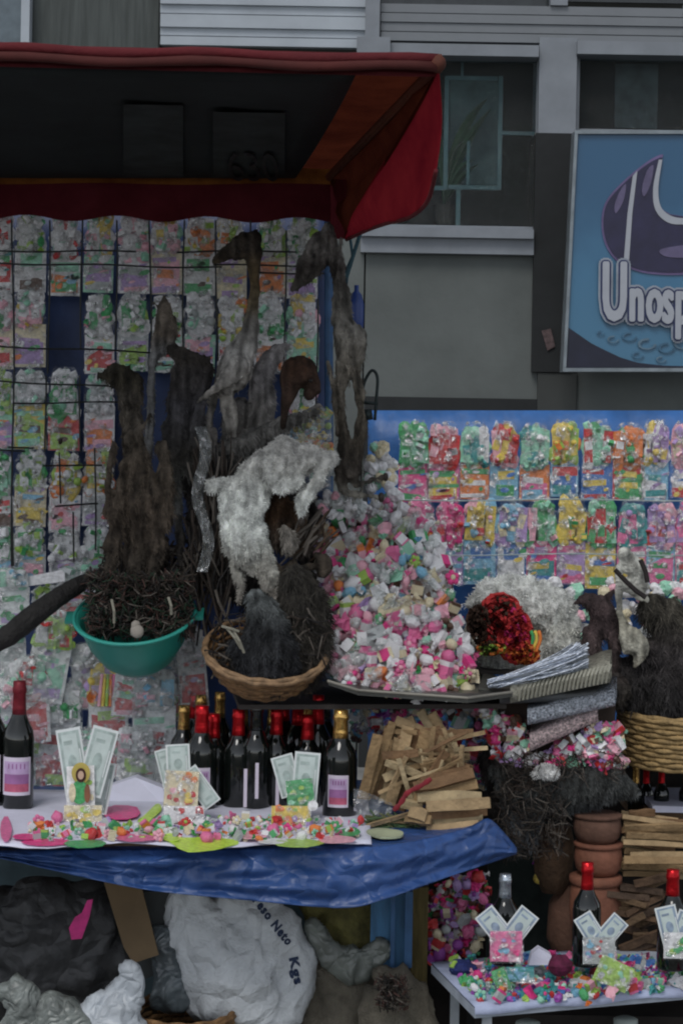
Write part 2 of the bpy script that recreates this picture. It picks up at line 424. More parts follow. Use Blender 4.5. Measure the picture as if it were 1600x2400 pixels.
for i, (ch, x, sz, sxx) in enumerate((('U', 1408, 196, 0.44), ('n', 1472, 158, 0.45), ('o', 1512, 158, 0.45), ('s', 1550, 158, 0.44), ('p', 1580, 158, 0.45))):
    bl = W(x, 748+i*2, SD-0.02)
    fat_letter('letter_halo', ch, sz*k*0.98, bl, mat('letter_halo', (0.26, 0.29, 0.34), 0.4), 0.027, 0, sxx)
    fat_letter('letter_outline', ch, sz*k*0.98, bl+Vector((0, -0.007, 0)), M_navy, 0.017, 0, sxx)
    fat_letter('letter', ch, sz*k*0.98, bl+Vector((0, -0.014, 0)), M_wh, 0.0085, 0, sxx)

# ================================================================== MAIN STALL: awning
def canvas_mat(name, c0, c1, f=0.5):
    mf = bpy.data.materials.new(name); mf.use_nodes = True
    n = mf.node_tree.nodes; l = mf.node_tree.links; n.clear()
    out = n.new('ShaderNodeOutputMaterial'); d1 = n.new('ShaderNodeBsdfDiffuse'); t1 = n.new('ShaderNodeBsdfTranslucent'); mm = n.new('ShaderNodeMixShader')
    nz = n.new('ShaderNodeTexNoise'); nz.inputs['Scale'].default_value = 7; nz.inputs['Detail'].default_value = 6; nz.inputs['Roughness'].default_value = 0.65; tc = n.new('ShaderNodeTexCoord'); l.new(tc.outputs['Object'], nz.inputs[0])
    cr = n.new('ShaderNodeValToRGB'); cr.color_ramp.elements[0].position = 0.3; cr.color_ramp.elements[0].color = (*c0, 1); cr.color_ramp.elements[1].position = 0.72; cr.color_ramp.elements[1].color = (*c1, 1)
    l.new(nz.outputs[0], cr.inputs[0]); l.new(cr.outputs[0], d1.inputs[0]); l.new(cr.outputs[0], t1.inputs[0]); mm.inputs[0].default_value = f
    l.new(d1.outputs[0], mm.inputs[1]); l.new(t1.outputs[0], mm.inputs[2]); l.new(mm.outputs[0], out.inputs[0])
    MATS[name] = mf; return mf
M_flap = canvas_mat('flap_canvas', (0.20, 0.012, 0.022), (0.36, 0.028, 0.036), 0.5)
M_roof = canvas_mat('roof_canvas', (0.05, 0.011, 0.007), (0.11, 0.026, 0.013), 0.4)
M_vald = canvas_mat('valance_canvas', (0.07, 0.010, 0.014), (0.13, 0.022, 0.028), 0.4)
M_trim = canvas_mat('trim_canvas', (0.13, 0.035, 0.010), (0.42, 0.17, 0.04), 0.5)
M_red = mat('red_canvas', (0.105, 0.009, 0.013), 0.85, var=0.25, scale=5, bump=0.3, bscale=50)
M_redd = mat('red_canvas_inside', (0.11, 0.028, 0.012), 0.85, var=0.45, scale=4, bump=0.3, bscale=30)
aw = thing('awning', W(500, 540, 5.2), 'red canvas stall awning with dark underside and curved side flap over the sweet rack', 'awning')
FD, BK = 4.6, 5.9
def roof(px_f, px_b, t, dz=0.0):
    a = W(px_f, 128+px_f*0.022, FD); b = W(px_b, 408, BK); p = a.lerp(b, t); p.z += dz; return p
g = MB(); P = []
for i in range(13):
    t = i/12
    P.append([roof(-500+j*(1532/24), -500+j*(1282/24), t, 0.012+0.008*sin(j*1.3)*sin(pi*t)) for j in range(25)])
g.grid(P); g.build('canopy', M_roof, aw, smooth=True)
# dark liner under the canopy
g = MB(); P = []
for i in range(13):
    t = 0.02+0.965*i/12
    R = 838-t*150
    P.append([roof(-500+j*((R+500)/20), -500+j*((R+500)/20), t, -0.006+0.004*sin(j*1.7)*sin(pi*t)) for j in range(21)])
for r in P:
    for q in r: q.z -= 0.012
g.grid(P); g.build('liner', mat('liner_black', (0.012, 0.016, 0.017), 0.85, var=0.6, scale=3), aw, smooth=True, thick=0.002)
# faded prints on the liner
for (x0, x1, t0, t1, nm) in ((290, 430, 0.25, 0.92, 'print'), (500, 668, 0.3, 0.92, 'print')):
    g = MB(); P = []
    for i in range(5):
        t = t0+(t1-t0)*i/4
        P.append([roof(x0+(x1-x0)*j/4, x0+(x1-x0)*j/4, t, -0.028) for j in range(5)])
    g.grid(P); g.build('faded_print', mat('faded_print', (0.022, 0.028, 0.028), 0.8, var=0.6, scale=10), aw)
rr = (roof(600, 600, 1)-roof(600, 600, 0)).normalized()
Rr = Matrix((Vector((1, 0, 0)), rr*-1, Vector((0, 0, 1)))).transposed()
tl = roof(522, 540, 0.93, -0.034)
Mn = Matrix.Rotation(math.atan2(rr.z, rr.y), 3, 'X') @ Matrix.Diagonal((1, -1, -1))
cu = textobj('faded_numerals', '630', 0.55, tl, Matrix.Rotation(pi-(-math.atan2(rr.z, rr.y)), 3, 'X') @ Matrix.Diagonal((1, 1, 1)), mat('print_black', (0.004, 0.004, 0.005), 0.6), aw, 0.001, sx=0.17)
# front rail with rolled canvas, valances, back rail
def rail(name, a, b, r, m, n=10):
    g = MB(); g.tube([Vector(a).lerp(Vector(b), i/24)+Vector((0, 0, 0.004*sin(i*0.9))) for i in range(25)], [r*(1+.16*noise.noise(Vector((i*.7, r*900, 1)))) for i in range(25)], n, flat=.8); return g.build(name, m, aw, smooth=True)
rail('front_rail', W(-520, 100, FD-0.01), W(1024, 140, FD-0.01), 0.011, M_red)
rail('front_rail', W(-520, 124, FD-0.015), W(1024, 158, FD-0.015), 0.0105, mat('red_canvas_dull', (0.07, 0.013, 0.011), 0.85, var=0.3, scale=6))
g = MB(); P = []
for i in range(5):
    P.append([W(-520+j*38.5, 104+(-520+j*38.5)*0.024+13*i, FD+0.012+0.004*sin(j*2.1+i)) for j in range(41)])
g.grid(P); g.build('front_valance', M_red, aw, smooth=True, thick=0.003)
g = MB()
g.ell(W(1026, 148, FD-0.01), (0.017, 0.016, 0.02), seg=12, ring=8, jit=.12, rnd=random.Random(1)); g.build('corner_cap', mat('corner_worn', (0.10, 0.03, 0.018), 0.8, var=0.5, scale=30), aw, smooth=True)
g = MB(); P = [[W(-520+j*27, 393+j*0.06+12*i+2*sin(j*0.4), BK-0.03-0.01*sin(pi*i/3)) for j in range(49)] for i in range(4)]
g.grid(P); g.build('back_trim', M_trim, aw, smooth=True)
g = MB(); P = [[W(-520+j*27, 418+j*0.25+i*(14.5+1.2*sin(j*0.8)), BK-0.02-0.006*sin(j*1.9)*i/5) for j in range(49)] for i in range(7)]
g.grid(P); g.build('back_valance', M_vald, aw, smooth=True)
# side flap: hangs from the right edge
top = [W(1028, 150, FD), W(990, 225, 4.8), W(938, 315, 5.0), W(886, 400, 5.2), W(842, 475, 5.42), W(808, 545, 5.6)]
bot = [W(1021, 400, FD+0.02), W(1002, 470, 4.75), W(962, 508, 4.95), W(905, 524, 5.15), W(860, 540, 5.38), W(812, 562, 5.6)]
tc2 = smooth_curve([tuple(p) for p in top], 6, False); bc2 = smooth_curve([tuple(p) for p in bot], 6, False)
g = MB(); P = []
for i in range(13):
    t = i/12; row = []
    for j in range(len(tc2)):
        p = Vector(tc2[j]).lerp(Vector(bc2[j]), t)
        p.x += 0.022*sin(pi*t)*sin(j*0.2+0.3)+0.006*sin(j*0.9+t*3)*t
        row.append(p)
    P.append(row)
g.grid(P)
g.build('side_flap', M_flap, aw, smooth=True)
g = MB(); P = []
inn = [W(1028, 146, FD), W(972, 210, 4.86), W(915, 275, 5.12), W(862, 335, 5.38), W(812, 385, 5.64), W(772, 425, 5.88)]
ic = smooth_curve([tuple(p) for p in inn], 6, False)
for i in range(9):
    P.append([Vector(ic[j]).lerp(Vector(tc2[j]), i/8)+Vector((0.012*sin(i*0.9+j*0.2), 0.012*sin(i*0.8), 0))*sin(pi*i/8) for j in range(len(ic))])
P.append([p+Vector((-0.004, 0.01, -0.02)) for p in P[-1]])
g.grid(P); g.build('side_gusset', M_roof, aw, smooth=True)
g = MB(); g.grid([[W(772+i*8, 420+j*20+i*5*0, 5.9-i*0.06) for i in range(6)] for j in range(8)]); g.build('corner_cloth', M_vald, aw, smooth=True)

g = MB(); g.tube([Vector(p) for p in bc2], 0.005, 6); g.build('flap_hem', M_red, aw, smooth=True)
g = MB(); g.tube([W(1026, 150, FD)+Vector((0, 0.02, 0)), W(772, 415, BK-0.04)], 0.012, 8); g.build('side_rail', M_redd, aw)

# stall posts and blue frame
M_bpost = mat('blue_metal', (0.03, 0.09, 0.20), 0.5, var=0.3, scale=15)
for nm, a, b, lab in (('p', W(852, 520, 5.75), W(812, 650, 5.75), 0),):
    fr = thing('stall_frame', W(838, 1800, 5.95), 'thin blue metal frame of the stall rising beside the hanging rack', 'frame')
    g = MB(); g.tube([W(770, 420, 5.93), W(772, 2550, 5.93)], 0.012, 8); g.build('post', M_bpost, fr)
    g = MB(); g.tube([a, b, W(806, 720, 5.8)], 0.005, 6); g.build('brace', mat('teal_metal', (0.015, 0.06, 0.08), 0.5), fr)
    g = MB(); g.tube([W(818, 540, 5.8), W(826, 600, 5.78), W(808, 640, 5.77)], 0.004, 6); g.build('brace', MATS['teal_metal'], fr)
bb = MB()
bb.lathe(W(833, 800, 5.7), [(0.004, 0), (0.017, 0.01), (0.021, 0.05), (0.021, 0.1), (0.014, 0.125), (0.006, 0.135), (0.006, 0.15)], 12)
tag(bb.build('blue_pouch', mat('blue_plastic', (0.02, 0.05, 0.20), 0.35), origin=W(833, 800, 5.7), smooth=True), 'small rolled dark blue plastic pouch hanging at the right edge of the rack', 'pouch')
hk = MB(); hk.tube(smooth_curve([tuple(W(x, y, 5.6)) for x, y in ((850, 975), (848, 925), (856, 890), (872, 868), (884, 885), (882, 930), (878, 985))], 5, False), 0.004, 6)
hk.tube([W(835, 942, 5.6), W(885, 946, 5.6)], 0.0045, 6); hk.tube([W(858, 960, 5.6), W(862, 985, 5.6)], 0.014, 8)
tag(hk.build('wire_hook', mat('hook_iron', (0.02, 0.03, 0.03), 0.5, metal=0.5), origin=W(860, 985, 5.6), smooth=True), 'bent dark wire hook beside the grey dangling dried animal', 'hook')

# blue backdrop tarp
M_navyt = mat('navy_tarp', (0.022, 0.045, 0.13), 0.5, var=0.4, scale=6, bump=0.5, bscale=12)
M_blue = mat('blue_tarp', (0.035, 0.13, 0.36), 0.42, var=0.3, scale=7, bump=0.5, bscale=14)
def sheet(name, x0, x1, y0, y1, D, m, nx=30, ny=16, amp=0.012, seed=0):
    g = MB()
    P = [[W(x0+(x1-x0)*i/nx, y0+(y1-y0)*j/ny, D)+Vector((0, amp*noise.noise(Vector((i*0.4, j*0.3, seed))), 0)) for i in range(nx+1)] for j in range(ny+1)]
    g.grid(P); return g.build(name, m, smooth=True, thick=0.002, origin=W((x0+x1)/2, y1, D))
tag(sheet('backing_tarp', -300, 778, 470, 1990, 6.06, M_navyt, seed=1), 'dark navy tarp hanging behind the wire rack of sweet bags on the left', 'tarp')
tag(sheet('backing_tarp', 862, 2000, 962, 2420, 7.0, M_blue, seed=5), 'bright blue tarp hanging behind the coloured sweet bags of the right stall', 'tarp')
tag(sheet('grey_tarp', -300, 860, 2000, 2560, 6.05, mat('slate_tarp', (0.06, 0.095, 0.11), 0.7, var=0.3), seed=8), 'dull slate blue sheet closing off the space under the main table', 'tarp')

# ================================================================== wire rack
rk = thing('wire_rack', W(380, 1400, 5.86), 'black wire grid rack holding rows of clear sweet bags on the left', 'rack')
M_wire = mat('black_wire', (0.010, 0.012, 0.012), 0.5)
def wire(pts, r=0.0027):
    g = MB(); g.tube(pts, r, 5, cap=False); g.build('wire', M_wire, rk)
for y0, x0, x1, s in ((588, -100, 330, 0.006), (590, 415, 700, -0.004), (617, -100, 520, 0.02), (640, 600, 760, 0), (812, -100, 420, 0.04), (893, -100, 290, 0.055), (944, 30, 290, 0), (1055, -100, 60, 0.02), (1048, 20, 90, 0), (1090, 100, 240, 0.02), (1186, 130, 240, -0.04), (1337, 150, 215, 0), (622, 500, 700, 0)):
    wire([W(x, y0+s*(x-max(x0, 0))+2*sin(x*0.02), 5.84) for x in range(x0, x1+1, 20)])
for x, y0, y1 in ((31, 516, 1420), (115, 516, 900), (192, 516, 830), (272, 516, 830), (352, 516, 830), (431, 516, 860), (508, 516, 860), (590, 516, 900), (668, 540, 900), (742, 700, 1000), (106, 880, 1060), (190, 880, 1060), (140, 1060, 1190), (175, 1200, 1340), (30, 1080, 1460), (222, 1050, 1300)):
    wire([W(x+3*sin(y*0.01+x), y, 5.845) for y in range(y0, y1+1, 30)], 0.0026)

# ================================================================== sweets and bags
PAL = {
 'pink': (0.72, 0.16, 0.34), 'hotpink': (0.75, 0.045, 0.24), 'lpink': (0.80, 0.42, 0.50), 'white': (0.75, 0.75, 0.76), 'cream': (0.70, 0.62, 0.42),
 'mint': (0.30, 0.62, 0.45), 'green': (0.06, 0.35, 0.12), 'lime': (0.35, 0.55, 0.10), 'sky': (0.20, 0.45, 0.62), 'blue': (0.06, 0.18, 0.48),
 'yellow': (0.72, 0.55, 0.10), 'orange': (0.75, 0.22, 0.05), 'red': (0.55, 0.04, 0.04), 'lilac': (0.42, 0.28, 0.55), 'purple': (0.30, 0.06, 0.35), 'grey': (0.42, 0.45, 0.45), 'teal': (0.04, 0.28, 0.28), 'brown': (0.10, 0.05, 0.03)}
def CM(c):
    return mat('sweet_'+c, PAL[c], 0.28, var=0.28, scale=70, bump=0.35, bscale=150, spec=0.6)
def sweet_shape(mb, kind, c, r, R, rnd, mi=0, mi2=0):
    if kind == 0:     # wrapped with twisted ends
        mb.ell(c, (r*0.95, r*0.62, r*0.62), R, 8, 5, mi, 0.08, rnd)
        for s in (-1, 1):
            k = len(mb.v); mb.v.append(c+R @ Vector((s*r*0.8, 0, 0)))
            for j in range(6):
                a = -1.1+2.2*j/5; mb.v.append(c+R @ Vector((s*r*(1.25+0.35*cos(a)), r*0.25*(1 if j % 2 else -1), r*0.75*sin(a))))
            for j in range(5): mb.face((k, k+1+j, k+2+j), mi2)
    elif kind == 1:   # small packet
        mb.box(c, (r*0.95, r*0.38, r*0.7), mi, R); mb.box(c, (r*0.55, r*0.42, r*0.72), mi2, R)
    elif kind == 2:   # ball
        mb.ell(c, (r*0.8,)*3, R, 9, 6, mi, 0.03, rnd)
    elif kind == 3:   # meringue lump
        mb.ell(c, (r, r*0.8, r*0.85), R, 9, 6, mi, 0.22, rnd)
    elif kind == 4:   # rosette: petals
        for q in range(5):
            a = q*2*pi/5; mb.ell(c+R @ Vector((cos(a)*r*0.55, 0, sin(a)*r*0.55)), (r*0.42, r*0.3, r*0.42), R, 6, 4, mi)
        mb.ell(c, (r*0.4, r*0.45, r*0.4), R, 6, 4, mi2)
    elif kind == 5:   # crumpled cellophane scrap / folded paper
        k = len(mb.v)
        for i in range(4):
            for j in range(4): mb.v.append(c+R @ Vector(((i-1.5)*r*0.6+rnd.uniform(-.2, .2)*r, rnd.uniform(-.35, .35)*r, (j-1.5)*r*0.55+rnd.uniform(-.2, .2)*r)))
        for i in range(3):
            for j in range(3): mb.face((k+i*4+j, k+i*4+j+1, k+i*4+j+5, k+i*4+j+4), mi)
FILM = film_mat('cellophane', 0.30, (1, 1, 1), 0.06, 0.02)
FILMW = film_mat('cellophane_thick', 0.32, (0.95, 0.97, 0.96), 0.08, 0.14)

def sweet_bag(cx, cy, w_, h_, D, seed, label, group, top, card, prints, rot=0.0, split=0.45, film=FILM, size=0.011, solid=False):
    rnd = random.Random(seed); k = D/F
    C = W(cx, cy, D); th = rot
    ux = Vector((cos(th), 0, sin(th))); uz = Vector((-sin(th), 0, cos(th)))
    def L(x, y, d=0.0): return C+ux*(x*k)+uz*(y*k)+Vector((0, -d, 0))     # x, y in px from the centre, y up
    base = L(0, -h_/2)
    t = thing('sweet_bag', base, label, 'sweet bag', group)
    hw, hh = w_/2, h_/2; cut = hh-h_*split
    # printed card with bold patches
    mats = [CM(card)]+[CM(c) for c in prints]
    g = MB(); g.prism([L(-hw, -hh, 0.004), L(hw, -hh, 0.004), L(hw, cut+4, 0.004), L(-hw, cut+4, 0.004)], (0, 0.003, 0))
    H = cut+hh
    nb = rnd.randint(2, 3) if h_ < 220 else 4
    g.prism([L(-hw*.85, -hh+H*.08, 0.005), L(hw*.85, -hh+H*.08, 0.005), L(hw*.85, -hh+H*rnd.uniform(.4, .9), 0.005), L(-hw*.85, -hh+H*rnd.uniform(.4, .9), 0.005)], (0, 0.001, 0), rnd.randint(0, len(prints)))
    for i in range(nb):      # bands
        y0 = -hh+H*(i+0.15+rnd.uniform(-.1, .1))/nb; y1 = y0+H*rnd.uniform(0.15, 0.4)/nb*1.6
        x0 = -hw*rnd.uniform(0.4, 0.98); x1 = hw*rnd.uniform(0.4, 0.98); s = rnd.uniform(-0.15, 0.15)*w_*0.5
        g.prism([L(x0, y0, 0.006), L(x1, y0+s, 0.006), L(x1, y1+s, 0.006), L(x0, y1, 0.006)], (0, 0.0015, 0), rnd.randint(1, len(prints)))
    for i in range(rnd.randint(4, 7) if solid else rnd.randint(6, 11)):   # blobs and dashes
        x = rnd.uniform(-hw*0.8, hw*0.8); y = rnd.uniform(-hh*0.95, cut); a = rnd.uniform(3, w_*0.2); b = rnd.uniform(2, w_*0.11); q = rnd.uniform(0, 3)
        pts = [L(x+a*cos(s_*pi/3)*1.0, y+b*sin(s_*pi/3)+0.3*a*cos(s_*pi/3)*sin(q), 0.008) for s_ in range(6)]
        pts = [Vector((min(max(p_.x, L(-hw, 0).x), L(hw, 0).x), p_.y, p_.z)) if rot == 0 else p_ for p_ in pts]
        g.prism(pts, (0, 0.0012, 0), rnd.randint(1, len(prints)))
    g.build('card', mats, t)
    # sweets in the upper pouch
    g = MB(); 
    if not solid: top = ('white',)+tuple(top)+('white',)
    tm = [CM(c) for c in top]; nsw = 6 if solid else int(5+h_*split*w_/900)
    for i in range(3 if solid else 2):      # upright inner packets
        x_ = (i-1)*hw*.6 if solid else (i-.5)*hw*.8; hh_ = (hh-cut)*rnd.uniform(.30, .42); c_ = rnd.randrange(len(top)) if not solid else min(len(top)-1, int(rnd.random()**1.5*len(top)))
        g.box(L(x_+rnd.uniform(-2, 2), cut+hh_+4, 0.011), (hw*k*rnd.uniform(.26, .36), 0.004, hh_*k), c_, Matrix.Rotation(rnd.uniform(-.12, .12), 3, 'Y'))
        g.box(L(x_, cut+hh_*rnd.uniform(.6, 1.3), 0.0125), (hw*k*.24, 0.004, hh_*k*rnd.uniform(.2, .5)), rnd.randrange(len(top)), Matrix.Rotation(rnd.uniform(-.3, .3), 3, 'Y'))
    for i in range(9):      # crumpled sheets and big pieces filling the pouch
        u = (i % 3-1)*0.55+rnd.uniform(-.12, .12); v = (i//3+.5)/3
        yy = cut+(hh-cut)*v*0.92; ww = hw*(1-0.4*max(0, v-0.6)/0.4)
        a_ = hw*k*rnd.uniform(.36, .62); b_ = (hh-cut)*k*rnd.uniform(.18, .32)
        g.ell(L(u*ww*(1.0 if solid else .9), yy, 0.007), (a_, 0.008, b_), Matrix.Rotation(rnd.uniform(-.5, .5), 3, 'Y'), 8, 5, min(len(top)-1, int(rnd.random()**(2.6 if solid else 1.2)*len(top))), 0.18, rnd)
    for i in range(nsw):
        u = rnd.uniform(-0.86, 0.86); v = rnd.uniform(0, 1)
        yy = cut+(hh-cut)*v*0.86+2; ww = hw*(1-0.35*max(0, v-0.6)/0.4)
        mi = min(len(top)-1, int(rnd.random()**1.3*len(top)))
        sweet_shape(g, rnd.choice((0, 1, 1, 2, 3, 5, 5)), L(u*ww, yy, 0.014+rnd.uniform(0, 0.010)), size*rnd.uniform(0.8, 1.5), rotm(rnd), rnd, mi, rnd.randrange(len(top)))
    g.build('sweets', tm, t)
    # crinkled film
    g = MB(); P = []; ni, nj = 8, 16
    for j in range(nj+1):
        v = j/nj; y = -hh-2+(h_+10)*v; ww = hw*(1.03-(0.42*max(0, (v-0.80)/0.2)**1.6))
        row = []
        for i in range(ni+1):
            u = i/ni*2-1
            d = 0.012+(0.020 if v > 1-split else 0.004)*(1-u*u)*min(1, 8*min(v, 1-v))
            d += rnd.uniform(-0.0075, 0.0075)
            row.append(L(u*ww+rnd.uniform(-1.5, 1.5), y+rnd.uniform(-2, 2), d))
        P.append(row)
    g.grid(P); g.build('wrapper', film, t)
    # gathered neck
    g = MB(); 
    for i in range(7):
        a = -0.9+1.8*i/6+rnd.uniform(-.15, .15); r = rnd.uniform(8, 15)
        p0 = L(0, hh-4, 0.012); 
        k0 = len(g.v); g.v += [p0, L(sin(a)*r-3, hh-4+cos(a)*r, 0.012+rnd.uniform(-.008, .01)), L(sin(a)*r+4, hh-4+cos(a)*r*0.9, 0.012+rnd.uniform(-.008, .01))]
        g.face((k0, k0+1, k0+2))
    g.build('neck', FILMW, t)
    return t

ROWN = ['top', 'second', 'third', 'fourth', 'fifth']
cols = [2, 72, 154, 232, 314, 392, 470, 545, 632, 708]
cwid = [62, 72, 70, 68, 72, 72, 70, 66, 70, 70]
rows = [(592, 188), (775, 184), (962, 184), (1148, 184), (1300, 130)]
rb = random.Random(11)
TOPS = [('white', 'green', 'lime', 'grey'), ('lime', 'white', 'green'), ('white', 'grey', 'mint'), ('mint', 'white', 'yellow', 'lpink'), ('green', 'mint', 'white'), ('yellow', 'white', 'orange', 'lime'), ('lpink', 'white', 'green')]
TN = {'white': 'white', 'green': 'green', 'lime': 'lime', 'grey': 'grey', 'mint': 'mint', 'yellow': 'yellow', 'orange': 'orange', 'lpink': 'pale pink', 'pink': 'pink', 'hotpink': 'hot pink', 'cream': 'cream', 'sky': 'light blue', 'blue': 'blue', 'red': 'red', 'lilac': 'lilac', 'purple': 'purple', 'teal': 'teal', 'brown': 'brown'}
for r, (cy, hh) in enumerate(rows):
    n_ = 0
    for c, cx in enumerate(cols):
        if r == 1 and c == 2: continue
        if r >= 2 and 3 < c < 9: continue
        if r >= 3 and c > 3: continue
        s = r*20+c
        tp = TOPS[rb.randrange(len(TOPS))]; cd_ = rb.choice(('white', 'white', 'grey', 'cream', 'white', 'mint'))
        pr = rb.sample(['green', 'lilac', 'red', 'lime', 'lpink', 'sky', 'grey', 'mint', 'yellow', 'orange', 'brown'], 4)
        if (r, c) == (2, 2): cd_ = 'red'; tp = ('green', 'mint', 'white')
        if (r, c) == (0, 2): tp = ('red', 'white', 'mint'); cd_ = 'white'
        if (r, c) == (0, 0): tp = ('red', 'white', 'lpink'); pr = ['green', 'red', 'white', 'teal']
        if (r, c) == (2, 1): cd_ = 'yellow'
        lab = f"clear {TN[tp[0]]} sweet bag, {TN[cd_]} card, {ORD[n_]} in {ROWN[r]} row of left wire rack"
        n_ += 1
        yo = 0.018*cx if r < 2 else 0.0
        sweet_bag(cx+rb.uniform(-3, 3), cy+yo+rb.uniform(-6, 6), cwid[c]+rb.uniform(0, 6), hh+rb.uniform(-8, 6), 5.93, s, lab, 'clear sweet bags on the left wire rack', tp, cd_, pr, rot=rb.uniform(-0.02, 0.02), split=rb.uniform(0.42, 0.58))
# looser bags lower on the left
low = [(22, 1530, 80, 190, 0.05, 'beside the black log end'), (118, 1545, 92, 200, -0.16, 'slanting below the black log'), (15, 1700, 70, 220, 0, 'behind the tall red-necked bottle'),
       (135, 1745, 118, 300, 0.02, 'between the tall bottle and the first banknotes'), (255, 1690, 92, 270, 0.03, 'with candles, below the teal bowl'), (362, 1700, 100, 270, 0.0, 'right of the candle bag'),
       (210, 1585, 80, 150, 0.12, 'under the teal bowl left rim'), (450, 1560, 66, 190, 0.1, 'crumpled, between teal bowl and wicker basket'), (30, 1400, 80, 130, 0.0, 'above the black log on the far left'), (120, 1418, 80, 90, 0.1, 'just above the black log'),
       (70, 1640, 90, 200, 0.08, 'right of the tall bottle neck'), (310, 1600, 80, 160, -0.1, 'under the teal bowl middle'), (400, 1600, 80, 180, 0.05, 'under the teal bowl right rim'), (205, 1800, 90, 180, 0.02, 'behind the saint picture offering'), (320, 1790, 90, 170, -0.04, 'behind the white folded paper'), (60, 1800, 80, 200, 0.03, 'behind the label of the tall bottle'), (180, 1400, 90, 150, 0, 'behind the branch beside the bowl')]
for i, (cx, cy, w_, h_, ro, where) in enumerate(low):
    tp = [('white', 'mint', 'white', 'grey'), ('lime', 'red', 'white'), ('white', 'mint', 'lpink'), ('white', 'green', 'grey'), ('pink', 'yellow', 'lilac', 'orange'), ('grey', 'sky', 'lpink'), ('white', 'grey'), ('white', 'grey'), ('white', 'mint', 'sky'), ('white', 'lime'), ('white', 'mint', 'red'), ('grey', 'white', 'orange'), ('white', 'sky', 'yellow'), ('mint', 'white', 'lime'), ('white', 'lpink', 'grey'), ('white', 'green', 'lime'), ('grey', 'white', 'mint')][i]
    sweet_bag(cx, cy, w_, h_, 5.76-0.03*(i % 3), 900+i, f"clear bag of {TN[tp[0]]} and {TN[tp[1]]} sweets {where}", 'loose clear bags on the lower left', tp, 'white', rb.sample(['lime', 'lilac', 'green', 'mint', 'red', 'grey', 'white', 'lpink'], 4), rot=ro, split=0.34, film=FILMW, size=0.012, solid=True)
g = MB(); g.prism([W(62, 1352, 5.7), W(152, 1335, 5.7), W(153, 1362, 5.7), W(64, 1374, 5.7)], (0, 0.004, 0))
tag(g.build('price_card', CM('white'), origin=W(105, 1370, 5.7)), 'small blank white card tucked low on the left wire rack', 'card')
# the candle-stick bag: bright sticks
for i in range(7):
    g = MB(); c0 = W(232+i*9, 1655, 5.70); c1 = W(240+i*7, 1580, 5.70)
    g.tube([c0, c1], 0.0045, 6)
    tag(g.build('thin_candle', CM(['lpink', 'yellow', 'lime', 'orange', 'pink', 'lilac', 'sky'][i]), origin=c0), f"{['pale pink','yellow','lime','orange','pink','lilac','light blue'][i]} thin candle in the pack below the teal bowl", 'candle', 'coloured candles below the teal bowl')

# right stall bags
rcols1 = [(970, 70), (1038, 74), (1112, 66), (1181, 64), (1252, 68), (1322, 62), (1398, 70), (1472, 72), (1533, 62), (1604, 68)]
T1 = [(('green', 'mint', 'grey'), 'hotpink'), (('lpink', 'red', 'grey'), 'pink'), (('mint', 'teal', 'white'), 'orange'), (('red', 'lpink', 'yellow'), 'sky'), (('mint', 'white', 'teal'), 'orange'),
      (('yellow', 'orange', 'lime'), 'sky'), (('mint', 'green', 'white', 'red'), 'blue'), (('orange', 'white', 'green'), 'red'), (('yellow', 'white', 'lilac'), 'sky'), (('lpink', 'lilac', 'cream'), 'blue')]
for c, ((cx, w_), (tp, cd_)) in enumerate(zip(rcols1, T1)):
    pr = rb.sample(['lilac', 'blue', 'sky', 'yellow', 'pink', 'green', 'red', 'teal', 'white'], 4)
    sweet_bag(cx, 1082+rb.uniform(-6, 6), w_+2, 180+rb.uniform(-8, 8), 6.85, 300+c, f"{TN[tp[0]]} sweet bag, {TN[cd_]} card, {ORD[c]} in upper row of right stall", 'coloured sweet bags on the right stall', tp, cd_, pr, split=0.53, solid=True)
rcols2 = [(985, 66), (1052, 62), (1124, 72), (1197, 70), (1268, 68), (1338, 62), (1406, 68), (1479, 66), (1547, 66), (1610, 56)]
T2 = [(('pink', 'lpink', 'grey'), 'lilac'), (('hotpink', 'pink', 'red'), 'lilac'), (('yellow', 'sky', 'red', 'lpink'), 'sky'), (('sky', 'cream', 'lilac'), 'blue'), (('green', 'mint', 'lpink'), 'hotpink'),
      (('yellow', 'orange', 'green'), 'lilac'), (('green', 'mint', 'red'), 'yellow'), (('teal', 'pink', 'lilac'), 'pink'), (('lpink', 'red', 'lilac'), 'sky'), (('pink', 'green', 'lilac'), 'pink')]
for c, ((cx, w_), (tp, cd_)) in enumerate(zip(rcols2, T2)):
    pr = rb.sample(['lilac', 'blue', 'sky', 'yellow', 'pink', 'green', 'red', 'teal', 'white'], 4)
    sweet_bag(cx, 1272+rb.uniform(-6, 6), w_+3, 200+rb.uniform(-8, 8), 6.82, 340+c, f"{TN[tp[0]]} sweet bag, {TN[cd_]} card, {ORD[c]} in lower row of right stall", 'coloured sweet bags on the right stall', tp, cd_, pr, split=0.5, solid=True)
for i, y in enumerate((1172, 1300)):
    g = MB(); g.tube([W(x, y+2*sin(x*0.013), 6.78) for x in range(935, 1800, 25)], 0.0022, 5)
    tag(g.build('cord', mat('pale_cord', (0.35, 0.42, 0.42), 0.7), origin=W(1200, y, 6.78)), ('pale cord strung across the upper row of bags on the right stall', 'pale cord strung across the lower row of bags on the right stall')[i], 'cord')

